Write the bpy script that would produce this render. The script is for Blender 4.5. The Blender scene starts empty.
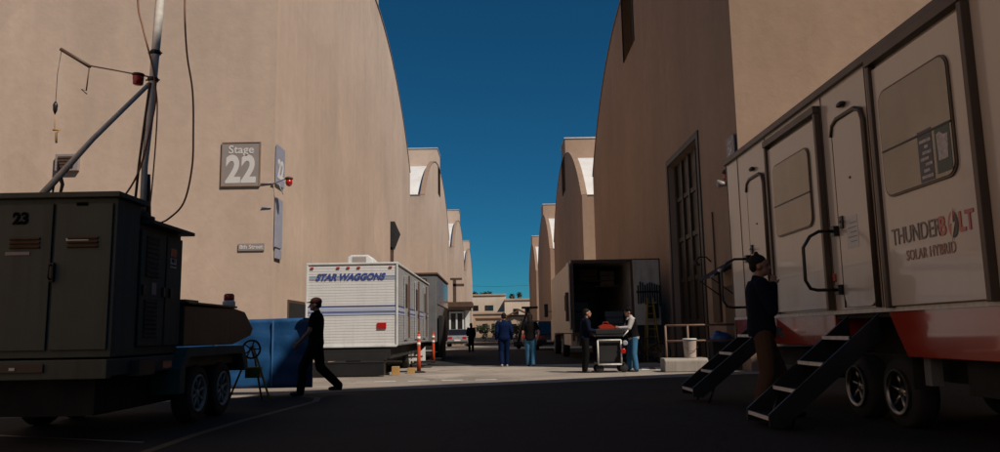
import bpy, bmesh, math, random
from mathutils import Vector, Matrix, Euler
R = math.radians
random.seed(7)
sc = bpy.context.scene
col = sc.collection

# ------------------------------------------------------------------ materials
def new_mat(name):
    m = bpy.data.materials.new(name); m.use_nodes = True
    return m, m.node_tree.nodes, m.node_tree.links, m.node_tree.nodes['Principled BSDF']

def mat(name, rgb, rough=.6, metal=0., var=.12, scale=3., bump=0., bscale=60., coat=0., spec=.5, streak=0.):
    """paint / metal / cloth: base colour varied by noise, optional fine bump and vertical dirt streaks"""
    m, N, L, P = new_mat(name)
    tc = N.new('ShaderNodeTexCoord')
    n = N.new('ShaderNodeTexNoise'); n.inputs['Scale'].default_value = scale; n.inputs['Detail'].default_value = 6
    L.new(tc.outputs['Object'], n.inputs['Vector'])
    mr = N.new('ShaderNodeMapRange'); mr.inputs[1].default_value = .3; mr.inputs[2].default_value = .7
    mr.inputs[3].default_value = 1 - var; mr.inputs[4].default_value = 1 + var
    L.new(n.outputs['Fac'], mr.inputs[0])
    v = N.new('ShaderNodeVectorMath'); v.operation = 'SCALE'; v.inputs[0].default_value = rgb
    L.new(mr.outputs[0], v.inputs['Scale'])
    out = v.outputs[0]
    if streak:
        mp = N.new('ShaderNodeMapping'); mp.inputs['Scale'].default_value = (5, 5, .35)
        L.new(tc.outputs['Object'], mp.inputs[0])
        n2 = N.new('ShaderNodeTexNoise'); n2.inputs['Scale'].default_value = 1.6; n2.inputs['Detail'].default_value = 8
        L.new(mp.outputs[0], n2.inputs['Vector'])
        m2 = N.new('ShaderNodeMapRange'); m2.inputs[1].default_value = .5; m2.inputs[2].default_value = .8
        m2.inputs[3].default_value = 1; m2.inputs[4].default_value = 1 - streak
        L.new(n2.outputs['Fac'], m2.inputs[0])
        v2 = N.new('ShaderNodeVectorMath'); v2.operation = 'SCALE'
        L.new(out, v2.inputs[0]); L.new(m2.outputs[0], v2.inputs['Scale']); out = v2.outputs[0]
    L.new(out, P.inputs['Base Color'])
    rr = N.new('ShaderNodeMapRange'); rr.inputs[1].default_value = .3; rr.inputs[2].default_value = .7
    rr.inputs[3].default_value = max(.02, rough * .85); rr.inputs[4].default_value = min(1, rough * 1.15)
    L.new(n.outputs['Fac'], rr.inputs[0]); L.new(rr.outputs[0], P.inputs['Roughness'])
    P.inputs['Metallic'].default_value = metal
    P.inputs['Specular IOR Level'].default_value = spec
    P.inputs['Coat Weight'].default_value = coat; P.inputs['Coat Roughness'].default_value = .04
    if bump:
        nb = N.new('ShaderNodeTexNoise'); nb.inputs['Scale'].default_value = bscale; nb.inputs['Detail'].default_value = 5
        L.new(tc.outputs['Object'], nb.inputs['Vector'])
        b = N.new('ShaderNodeBump'); b.inputs['Strength'].default_value = bump; b.inputs['Distance'].default_value = .02
        L.new(nb.outputs['Fac'], b.inputs['Height']); L.new(b.outputs[0], P.inputs['Normal'])
    return m

def stucco(name, rgb):
    m, N, L, P = new_mat(name)
    tc = N.new('ShaderNodeTexCoord')
    def noise(scale, det, mp=None):
        n = N.new('ShaderNodeTexNoise'); n.inputs['Scale'].default_value = scale; n.inputs['Detail'].default_value = det
        if mp:
            q = N.new('ShaderNodeMapping'); q.inputs['Scale'].default_value = mp
            L.new(tc.outputs['Object'], q.inputs[0]); L.new(q.outputs[0], n.inputs['Vector'])
        else: L.new(tc.outputs['Object'], n.inputs['Vector'])
        return n.outputs['Fac']
    def rng(s, a, b, lo=.3, hi=.7):
        r = N.new('ShaderNodeMapRange'); r.inputs[1].default_value = lo; r.inputs[2].default_value = hi
        r.inputs[3].default_value = a; r.inputs[4].default_value = b; L.new(s, r.inputs[0]); return r.outputs[0]
    fs = [rng(noise(.22, 6), .9, 1.06), rng(noise(2.5, 8), .95, 1.04),
          rng(noise(.5, 6, (1.6, 1.6, .15)), .95, 1.03), rng(noise(1.0, 3, (2, 2, .1)), .96, 1.0, .62, .4)]
    vo = N.new('ShaderNodeTexVoronoi'); vo.inputs['Scale'].default_value = .16; L.new(tc.outputs['Object'], vo.inputs['Vector'])
    sx_ = N.new('ShaderNodeSeparateColor'); L.new(vo.outputs['Color'], sx_.inputs[0]); fs.append(rng(sx_.outputs[0], .955, 1.03, 0, 1))
    sz = N.new('ShaderNodeSeparateXYZ'); L.new(tc.outputs['Object'], sz.inputs[0])
    ad = N.new('ShaderNodeMath'); ad.operation = 'MULTIPLY_ADD'; L.new(noise(1.3, 6), ad.inputs[0]); ad.inputs[1].default_value = -2.2; L.new(sz.outputs['Z'], ad.inputs[2])
    fs.append(rng(ad.outputs[0], .78, 1.0, -1.2, .8))
    vc = N.new('ShaderNodeTexVoronoi'); vc.feature = 'DISTANCE_TO_EDGE'; vc.inputs['Scale'].default_value = .11
    wv = N.new('ShaderNodeTexNoise'); wv.inputs['Scale'].default_value = .8; wv.inputs['Detail'].default_value = 6; L.new(tc.outputs['Object'], wv.inputs['Vector'])
    wm = N.new('ShaderNodeVectorMath'); wm.operation = 'MULTIPLY_ADD'; L.new(wv.outputs['Color'], wm.inputs[0]); wm.inputs[1].default_value = (2.5,) * 3; L.new(tc.outputs['Object'], wm.inputs[2])
    L.new(wm.outputs[0], vc.inputs['Vector']); fs.append(rng(vc.outputs['Distance'], .93, 1.0, 0, .003))
    mul = fs[0]
    for f in fs[1:]:
        q = N.new('ShaderNodeMath'); q.operation = 'MULTIPLY'; L.new(mul, q.inputs[0]); L.new(f, q.inputs[1]); mul = q.outputs[0]
    v = N.new('ShaderNodeVectorMath'); v.operation = 'SCALE'; v.inputs[0].default_value = rgb
    L.new(mul, v.inputs['Scale']); L.new(v.outputs[0], P.inputs['Base Color'])
    P.inputs['Roughness'].default_value = .92; P.inputs['Specular IOR Level'].default_value = .2
    b = N.new('ShaderNodeBump'); b.inputs['Strength'].default_value = .25; b.inputs['Distance'].default_value = .02
    L.new(noise(7, 5), b.inputs['Height']); L.new(b.outputs[0], P.inputs['Normal'])
    return m

def asphalt(name, rgb, crack=.5):
    m, N, L, P = new_mat(name)
    tc = N.new('ShaderNodeTexCoord')
    n1 = N.new('ShaderNodeTexNoise'); n1.inputs['Scale'].default_value = .45; n1.inputs['Detail'].default_value = 8
    n2 = N.new('ShaderNodeTexNoise'); n2.inputs['Scale'].default_value = 45; n2.inputs['Detail'].default_value = 4
    vo = N.new('ShaderNodeTexVoronoi'); vo.feature = 'DISTANCE_TO_EDGE'; vo.inputs['Scale'].default_value = .28
    wp = N.new('ShaderNodeVectorMath'); wp.operation = 'MULTIPLY_ADD'
    L.new(n1.outputs['Color'], wp.inputs[0]); wp.inputs[1].default_value = (1.6,) * 3; L.new(tc.outputs['Object'], wp.inputs[2])
    for n in (n1, n2): L.new(tc.outputs['Object'], n.inputs['Vector'])
    L.new(wp.outputs[0], vo.inputs['Vector'])
    a = N.new('ShaderNodeMapRange'); a.inputs[1].default_value = .3; a.inputs[2].default_value = .7; a.inputs[3].default_value = .72; a.inputs[4].default_value = 1.22
    L.new(n1.outputs['Fac'], a.inputs[0])
    b = N.new('ShaderNodeMapRange'); b.inputs[1].default_value = .3; b.inputs[2].default_value = .7; b.inputs[3].default_value = .75; b.inputs[4].default_value = 1.25
    L.new(n2.outputs['Fac'], b.inputs[0])
    c = N.new('ShaderNodeMapRange'); c.inputs[1].default_value = 0; c.inputs[2].default_value = .012; c.inputs[3].default_value = crack; c.inputs[4].default_value = 1
    L.new(vo.outputs['Distance'], c.inputs[0])
    q = N.new('ShaderNodeMath'); q.operation = 'MULTIPLY'; L.new(a.outputs[0], q.inputs[0]); L.new(b.outputs[0], q.inputs[1])
    q2 = N.new('ShaderNodeMath'); q2.operation = 'MULTIPLY'; L.new(q.outputs[0], q2.inputs[0]); L.new(c.outputs[0], q2.inputs[1])
    vp = N.new('ShaderNodeTexVoronoi'); vp.inputs['Scale'].default_value = .22; L.new(tc.outputs['Object'], vp.inputs['Vector'])
    vs3 = N.new('ShaderNodeSeparateColor'); L.new(vp.outputs['Color'], vs3.inputs[0])
    pr_ = N.new('ShaderNodeMapRange'); pr_.inputs[3].default_value = .78; pr_.inputs[4].default_value = 1.2; L.new(vs3.outputs[0], pr_.inputs[0])
    n4 = N.new('ShaderNodeTexNoise'); n4.inputs['Scale'].default_value = 1.3; n4.inputs['Detail'].default_value = 3; L.new(tc.outputs['Object'], n4.inputs['Vector'])
    st = N.new('ShaderNodeMapRange'); st.inputs[1].default_value = .62; st.inputs[2].default_value = .72; st.inputs[3].default_value = 1; st.inputs[4].default_value = .6; L.new(n4.outputs['Fac'], st.inputs[0])
    q3 = N.new('ShaderNodeMath'); q3.operation = 'MULTIPLY'; L.new(pr_.outputs[0], q3.inputs[0]); L.new(st.outputs[0], q3.inputs[1])
    q4 = N.new('ShaderNodeMath'); q4.operation = 'MULTIPLY'; L.new(q2.outputs[0], q4.inputs[0]); L.new(q3.outputs[0], q4.inputs[1]); q2 = q4
    v = N.new('ShaderNodeVectorMath'); v.operation = 'SCALE'; v.inputs[0].default_value = rgb
    L.new(q2.outputs[0], v.inputs['Scale']); L.new(v.outputs[0], P.inputs['Base Color'])
    P.inputs['Roughness'].default_value = .9; P.inputs['Specular IOR Level'].default_value = .25
    bb = N.new('ShaderNodeBump'); bb.inputs['Strength'].default_value = .6; bb.inputs['Distance'].default_value = .01
    L.new(n2.outputs['Fac'], bb.inputs['Height']); L.new(bb.outputs[0], P.inputs['Normal'])
    return m

def siding(name, rgb, step, rough=.4, metal=0.):
    """horizontal lapped siding: grooves by height"""
    m = mat(name, rgb, rough, metal, var=.05, scale=2, streak=.12)
    N, L = m.node_tree.nodes, m.node_tree.links; P = N['Principled BSDF']
    tc = N.new('ShaderNodeTexCoord'); s = N.new('ShaderNodeSeparateXYZ'); L.new(tc.outputs['Object'], s.inputs[0])
    d = N.new('ShaderNodeMath'); d.operation = 'DIVIDE'; d.inputs[1].default_value = step; L.new(s.outputs['Z'], d.inputs[0])
    f = N.new('ShaderNodeMath'); f.operation = 'FRACT'; L.new(d.outputs[0], f.inputs[0])
    r = N.new('ShaderNodeMapRange'); r.inputs[1].default_value = 0; r.inputs[2].default_value = .22; r.inputs[3].default_value = 0; r.inputs[4].default_value = 1
    L.new(f.outputs[0], r.inputs[0])
    b = N.new('ShaderNodeBump'); b.inputs['Strength'].default_value = .4; b.inputs['Distance'].default_value = .02
    L.new(r.outputs[0], b.inputs['Height']); L.new(b.outputs[0], P.inputs['Normal'])
    return m

def glassy(name, rgb, rough=.03, metal=0.):
    m, N, L, P = new_mat(name)
    P.inputs['Base Color'].default_value = (*rgb, 1); P.inputs['Roughness'].default_value = rough
    P.inputs['Metallic'].default_value = metal; P.inputs['Specular IOR Level'].default_value = .8
    tc = N.new('ShaderNodeTexCoord'); n = N.new('ShaderNodeTexNoise'); n.inputs['Scale'].default_value = 1.1; n.inputs['Detail'].default_value = 1
    L.new(tc.outputs['Object'], n.inputs['Vector'])
    b = N.new('ShaderNodeBump'); b.inputs['Strength'].default_value = .05; b.inputs['Distance'].default_value = .02
    L.new(n.outputs['Fac'], b.inputs['Height']); L.new(b.outputs[0], P.inputs['Normal'])
    return m

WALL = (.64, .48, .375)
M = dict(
    wallL=stucco('stucco_left', WALL), wallR=stucco('stucco_right_shaded', (.43, .29, .205)), wallF=stucco('stucco_far', (.5, .37, .27)),  # wallR: the same stucco darkened, its shade put into the colour
    roof=mat('white_roof_membrane', (.72, .70, .68), .7, var=.08, scale=.6, streak=.15),
    trim=mat('brown_trim', (.10, .055, .035), .6, bump=.1), cap=mat('parapet_cap', (.30, .20, .14), .7),
    capw=mat('pale_metal_cap', (.6, .6, .6), .5),
    louver=mat('louver_brown', (.085, .065, .05), .6),
    asph=asphalt('asphalt', (.019, .017, .015)), lit_conc=asphalt('sunlit_worn_concrete', (.31, .265, .225), .72),
    curb=mat('concrete_curb', (.33, .29, .25), .9, bump=.4, streak=.3),
    paint=mat('worn_white_paint', (.62, .6, .56), .8, var=.3, scale=9),
    ypaint=mat('faded_yellow_paint', (.11, .085, .045), .85, var=.4, scale=7),
    rwhite=mat('trailer_white', (.66, .55, .46), .22, var=.03, scale=.8, coat=.5, streak=.05),
    rred=mat('trailer_red', (.34, .028, .010), .16, var=.08, scale=1, coat=1),
    bronze=mat('bronze_trim', (.10, .07, .05), .4, metal=.3),
    black=mat('black_paint', (.012, .012, .013), .4), blackm=mat('black_matte', (.014, .013, .013), .85),
    rubber=mat('tyre_rubber', (.018, .018, .018), .85, bump=.15), chrome=mat('polished_wheel_alloy', (.32, .31, .29), .32, metal=1, var=.05),
    galv=mat('galvanised_steel', (.75, .70, .64), .5, metal=0, var=.15, scale=12),
    whitem=mat('white_enamel', (.7, .7, .68), .5, streak=.2), trailwheel=mat('white_wheel_rim', (.40, .36, .31), .5, streak=.3),
    win=glassy('tinted_mirror_glass', (.21, .195, .185), .03, .95), dglass=glassy('dark_glass', (.012, .012, .014)),
    gen=mat('grey_green_cabinet_paint', (.115, .115, .092), .7, spec=.25, var=.12, scale=2, streak=.25, bump=.05),
    gen2=mat('grey_green_side_paint', (.11, .11, .085), .7, spec=.25, var=.14, scale=3, streak=.3, bump=.05),
    mesh=mat('dark_vent_grille', (.02, .02, .018), .7), brown=mat('brown_painted_steel', (.11, .055, .025), .5, var=.2, streak=.3),
    seal=mat('seal_grey', (.035, .04, .04), .7), txt=mat('black_lettering', (.006, .006, .006), .9, var=0, spec=.05),
    signg=mat('grey_sign_enamel', (.33, .28, .26), .5, var=.05), signw=mat('sign_white', (.75, .70, .66), .5, var=.03),
    signb=mat('pale_blue_grey_sign', (.33, .33, .40), .5, var=.08), signgr=mat('dark_green_sign', (.06, .09, .075), .5),
    red=mat('red_lens', (.45, .012, .008), .25, coat=.6), orange=mat('orange_plastic', (.62, .075, .02), .5, var=.06),
    cable=mat('brown_cable', (.24, .10, .05), .6), rvw=siding('white_rv_siding', (.76, .74, .72), .075, .35),
    rva=siding('rv_side_siding', (.52, .53, .55), .075, .3, .25), blue=mat('blue_stripe', (.05, .075, .30), .4, var=.03),
    lblue=mat('light_blue_stripe', (.42, .47, .60), .4, var=.03), tarp=mat('blue_tarpaulin', (.014, .075, .20), .42, var=.15, scale=4, bump=.6, bscale=5, spec=.4),
    gtr=mat('dark_grey_trailer_paint', (.16, .16, .165), .4, streak=.25), bgl=mat('blue_grey_gloss_panel', (.16, .20, .27), .2, coat=.7),
    yellow=mat('yellow_paint', (.38, .22, .03), .5), wood=mat('pale_timber', (.45, .25, .08), .7),
    truckw=mat('box_truck_skin', (.72, .58, .46), .5, streak=.35), silver=mat('silver_car_paint', (.38, .39, .40), .3, metal=.5, coat=.7),
    dark=mat('dark_vehicle_paint', (.02, .021, .022), .35, coat=.5), skin=mat('skin', (.42, .215, .145), .5, var=.06, scale=12),
    skind=mat('skin_tanned', (.30, .15, .10), .5, var=.06, scale=12), hair=mat('dark_hair', (.012, .008, .006), .7, spec=.2, bump=.5, bscale=90),
    navy=mat('navy_cloth', (.006, .009, .020), .85, spec=.08, bump=.5, bscale=14), brownc=mat('brown_trouser_cloth', (.085, .045, .028), .9, spec=.08, bump=.5, bscale=12),
    blackc=mat('black_cloth', (.008, .0075, .0075), .9, spec=.08, bump=.5, bscale=12), bluec=mat('royal_blue_cloth', (.003, .011, .045), .8, spec=.08, bump=.5, bscale=12),
    jeans=mat('blue_denim', (.055, .17, .30), .85, spec=.08, bump=.4, bscale=14), greyc=mat('grey_jersey', (.5, .47, .45), .9, spec=.08, bump=.4, bscale=14),
    shoe=mat('black_shoe', (.02, .018, .017), .5), wshoe=mat('white_shoe', (.6, .58, .55), .5), hatred=mat('dark_red_cap_cloth', (.06, .012, .010), .8),
    leaf=mat('foliage', (.035, .045, .018), .6, var=.35, scale=.8), trunk=mat('bark', (.12, .08, .05), .9, bump=.6, bscale=8),
    tape=mat('dull_blue_tape', (.05, .15, .33), .5), railm=mat('weathered_pipe_paint', (.20, .12, .085), .6, streak=.3), tan2=stucco('far_building_render', (.72, .58, .45)), paper=mat('printed_paper', (.6, .52, .5), .8, var=.3, scale=25),
)

# ------------------------------------------------------------------ mesh builder
class MB:
    def __init__(s): s.v = []; s.f = []; s.mi = []; s.mats = []; s.sm = []
    def _m(s, m):
        if m not in s.mats: s.mats.append(m)
        return s.mats.index(m)
    def add(s, vs, fs, m=None, smooth=False):
        o = len(s.v); s.v += [tuple(v) for v in vs]; k = s._m(m) if m else 0
        for f in fs: s.f.append(tuple(i + o for i in f)); s.mi.append(k); s.sm.append(smooth)
        return s
    def box(s, x0, x1, y0, y1, z0, z1, m=None):
        v = [(x, y, z) for x in (x0, x1) for y in (y0, y1) for z in (z0, z1)]
        return s.add(v, [(0, 1, 3, 2), (4, 6, 7, 5), (0, 4, 5, 1), (2, 3, 7, 6), (0, 2, 6, 4), (1, 5, 7, 3)], m)
    def prism(s, pts, axis, a, b, m=None):
        """pts 2D polygon in the plane normal to axis, extruded from a to b"""
        def P(p, t):
            return (t, p[0], p[1]) if axis == 'x' else (p[0], t, p[1]) if axis == 'y' else (p[0], p[1], t)
        n = len(pts)
        return s.add([P(p, a) for p in pts] + [P(p, b) for p in pts],
                     [tuple(range(n)), tuple(range(2 * n - 1, n - 1, -1))] + [(i, (i + 1) % n, n + (i + 1) % n, n + i) for i in range(n)], m)
    def tube(s, pts, r, n=10, m=None, cap=True):
        pts = [Vector(p) for p in pts]; rs = r if isinstance(r, (list, tuple)) else [r] * len(pts)
        vs = []; up = None
        for i, p in enumerate(pts):
            d = (pts[min(i + 1, len(pts) - 1)] - pts[max(i - 1, 0)]).normalized()
            if up is None: up = Vector((0, 0, 1)) if abs(d.z) < .9 else Vector((1, 0, 0))
            a = d.cross(up).normalized(); b = a.cross(d).normalized(); up = b
            for k in range(n):
                t = 2 * math.pi * k / n; vs.append(p + (a * math.cos(t) + b * math.sin(t)) * rs[i])
        fs = [(i * n + k, i * n + (k + 1) % n, (i + 1) * n + (k + 1) % n, (i + 1) * n + k) for i in range(len(pts) - 1) for k in range(n)]
        if cap: fs += [tuple(range(n - 1, -1, -1)), tuple((len(pts) - 1) * n + k for k in range(n))]
        return s.add(vs, fs, m, True)
    def lathe(s, prof, c, n=16, axis='z', m=None, cap=True):
        vs = []
        for r, h in prof:
            for k in range(n):
                t = 2 * math.pi * k / n; a, b = r * math.cos(t), r * math.sin(t)
                v = (a, b, h) if axis == 'z' else (h, a, b) if axis == 'x' else (a, h, b)
                vs.append((v[0] + c[0], v[1] + c[1], v[2] + c[2]))
        fs = [(i * n + k, i * n + (k + 1) % n, (i + 1) * n + (k + 1) % n, (i + 1) * n + k) for i in range(len(prof) - 1) for k in range(n)]
        if cap: fs += [tuple(range(n - 1, -1, -1)), tuple((len(prof) - 1) * n + k for k in range(n))]
        return s.add(vs, fs, m, True)
    def ball(s, c, r, m=None, n=12, rot=None):
        rx, ry, rz = r if isinstance(r, (tuple, list)) else (r, r, r)
        vs = []; k2 = n // 2
        for i in range(1, k2):
            t = math.pi * i / k2
            for k in range(n):
                u = 2 * math.pi * k / n
                vs.append(Vector((rx * math.sin(t) * math.cos(u), ry * math.sin(t) * math.sin(u), rz * math.cos(t))))
        vs += [Vector((0, 0, rz)), Vector((0, 0, -rz))]
        if rot: vs = [rot @ v for v in vs]
        vs = [v + Vector(c) for v in vs]; T = len(vs) - 2
        fs = [(i * n + k, (i + 1) * n + k, (i + 1) * n + (k + 1) % n, i * n + (k + 1) % n) for i in range(k2 - 2) for k in range(n)]
        fs += [(T, k, (k + 1) % n) for k in range(n)] + [(T + 1, (k2 - 2) * n + (k + 1) % n, (k2 - 2) * n + k) for k in range(n)]
        return s.add(vs, fs, m, True)
    def rrect(s, x, y0, y1, z0, z1, r, th, m=None, n=5):
        """rounded slab standing in a plane x=const, thickness th towards -x"""
        pts = []
        for cy, cz, a0 in ((y1 - r, z1 - r, 0), (y0 + r, z1 - r, 90), (y0 + r, z0 + r, 180), (y1 - r, z0 + r, 270)):
            for k in range(n + 1):
                t = R(a0 + 90 * k / n); pts.append((cy + r * math.cos(t), cz + r * math.sin(t)))
        return s.prism(pts, 'x', x - th, x, m)
    def mesh(s, name, m, off):
        me = bpy.data.meshes.new(name)
        me.from_pydata([(v[0] - off[0], v[1] - off[1], v[2] - off[2]) for v in s.v], [], s.f)
        ms = s.mats or [m]
        for q in ms: me.materials.append(q)
        if s.mats: me.polygons.foreach_set('material_index', s.mi)
        me.polygons.foreach_set('use_smooth', s.sm)
        bm = bmesh.new(); bm.from_mesh(me); bmesh.ops.recalc_face_normals(bm, faces=bm.faces); bm.to_mesh(me); bm.free()
        return me
    def build(s, name, m=None, parent=None, loc=None, bevel=0, local=False):
        """vertices are world coordinates unless local; the origin goes to loc / the parent's base"""
        if parent is not None:
            off = (0, 0, 0)
            if not local: off = base_of(parent)
        else: off = loc or (0, 0, 0)
        if local and parent is None: off = (0, 0, 0)
        o = bpy.data.objects.new(name, s.mesh(name, m, off)); col.objects.link(o)
        if parent is not None: o.parent = parent
        elif loc: o.location = loc
        if bevel:
            b = o.modifiers.new('bevel', 'BEVEL'); b.width = bevel; b.segments = 2; b.limit_method = 'ANGLE'; b.angle_limit = R(40)
            b.harden_normals = False
        return o

def base_of(o):
    p = Vector((0, 0, 0))
    while o is not None: p += o.location; o = o.parent
    return tuple(p)

def tag(o, label=None, cat=None, group=None, kind=None):
    if label: o['label'] = label
    if cat: o['category'] = cat
    if group: o['group'] = group
    if kind: o['kind'] = kind
    return o

def thing(name, loc, label, cat, rz=0, group=None):
    o = bpy.data.objects.new(name, None); o.empty_display_size = .2
    col.objects.link(o); o.location = loc; o.rotation_euler = (0, 0, rz)
    return tag(o, label, cat, group)

def text(body, size, m, parent, world, rot, name='lettering', off=0., shear=0., sx=1., ext=.003, spacing=1., align='CENTER'):
    cu = bpy.data.curves.new(name, 'FONT'); cu.body = body; cu.size = size; cu.align_x = align; cu.align_y = 'CENTER'
    cu.extrude = ext; cu.offset = off; cu.shear = shear; cu.space_character = spacing; cu.resolution_u = 6
    tmp = bpy.data.objects.new('tmp', cu); col.objects.link(tmp)
    dg = bpy.context.evaluated_depsgraph_get(); me = bpy.data.meshes.new_from_object(tmp.evaluated_get(dg))
    bpy.data.objects.remove(tmp)
    me.materials.clear(); me.materials.append(m)
    me.transform(Matrix.Diagonal((sx, 1, 1, 1)))
    o = bpy.data.objects.new(name, me); col.objects.link(o); o.parent = parent
    b = base_of(parent); o.location = [world[i] - b[i] for i in range(3)]; o.rotation_euler = rot
    return o
FRONT = (R(90), 0, 0)                       # reads from -Y
LEFTW = (R(90), 0, R(90))                   # on a wall facing +X
RIGHTW = (R(90), 0, R(-90))                 # on a wall facing -X

# ------------------------------------------------------------------ ground
g = MB(); g.add([(-1500, -300, 0), (1500, -300, 0), (1500, 2500, 0), (-1500, 2500, 0)], [(0, 1, 2, 3)])
tag(g.build('ground', M['asph']), kind='structure')
g = MB(); g.add([(-60, 14.0, .004), (-5.4, 14.0, .004), (-3.3, 15.3, .004), (.3, 16.6, .004), (6, 18.9, .004), (60, 19, .004), (60, 26.4, .004), (-60, 26.4, .004)], [tuple(range(8))])  # paler cross street, cut along the shadow edge so its colour carries the sunlight
tag(g.build('sunlit_cross_street', M['lit_conc']), kind='structure')
g = MB()
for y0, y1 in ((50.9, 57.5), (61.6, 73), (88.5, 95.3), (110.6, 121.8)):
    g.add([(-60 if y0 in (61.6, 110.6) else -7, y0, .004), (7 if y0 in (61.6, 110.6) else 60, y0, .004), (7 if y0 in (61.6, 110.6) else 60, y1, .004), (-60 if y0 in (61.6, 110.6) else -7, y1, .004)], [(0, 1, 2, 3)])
tag(g.build('far_cross_pavement', M['lit_conc']), kind='structure')
# painted and patched marks in the street
g = MB()
def strip(pts, w, z):
    L_, Rr = [], []
    for i, p in enumerate(pts):
        q = pts[min(i + 1, len(pts) - 1)]; o = pts[max(0, i - 1)]
        d = Vector((q[0] - o[0], q[1] - o[1])).normalized(); n = Vector((-d.y, d.x)) * w / 2
        L_.append((p[0] + n.x, p[1] + n.y, z)); Rr.append((p[0] - n.x, p[1] - n.y, z))
    k = len(pts); g.add(L_ + Rr, [(i, i + 1, k + i + 1, k + i) for i in range(k - 1)])
strip([(-3.4, 5.6), (-3.5, 7.7), (-3.52, 9), (-3.45, 10.4), (-3.3, 11.8), (-3.15, 13.2), (-3.3, 14.0), (-3.8, 14.5), (-4.6, 14.7)], .12, .004)
tag(g.build('painted_kerb_line', M['ypaint']), kind='structure')
g = MB(); strip([(-6.6, 9.5), (-5.6, 9.1), (-3.85, 8.4)], .05, .004); tag(g.build('painted_bay_line', M['signg']), kind='structure')
g = MB()
for x in (-3.0, -2.2, -1.4, -.6): g.add([(x, 18.25, .008), (x + .5, 18.3, .008), (x + .5, 18.5, .008), (x, 18.45, .008)], [(0, 1, 2, 3)])
for x in (3.55, 3.95, 4.35): g.add([(x, 21.6, .008), (x + .22, 21.6, .008), (x + .5, 23.2, .008), (x + .26, 23.2, .008)], [(0, 1, 2, 3)])
tag(g.build('painted_road_markings', M['paint']), kind='structure')

# ------------------------------------------------------------------ sound stages
def arch_pts(yc, half, eave, crown, n=28, inset=0):
    rise = crown - eave; r = (half * half + rise * rise) / (2 * rise)
    out = []
    for k in range(n + 1):
        d = -half + 2 * half * k / n
        out.append((yc + d, crown - r + math.sqrt(max(0, r * r - d * d)) - inset))
    return out

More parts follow.
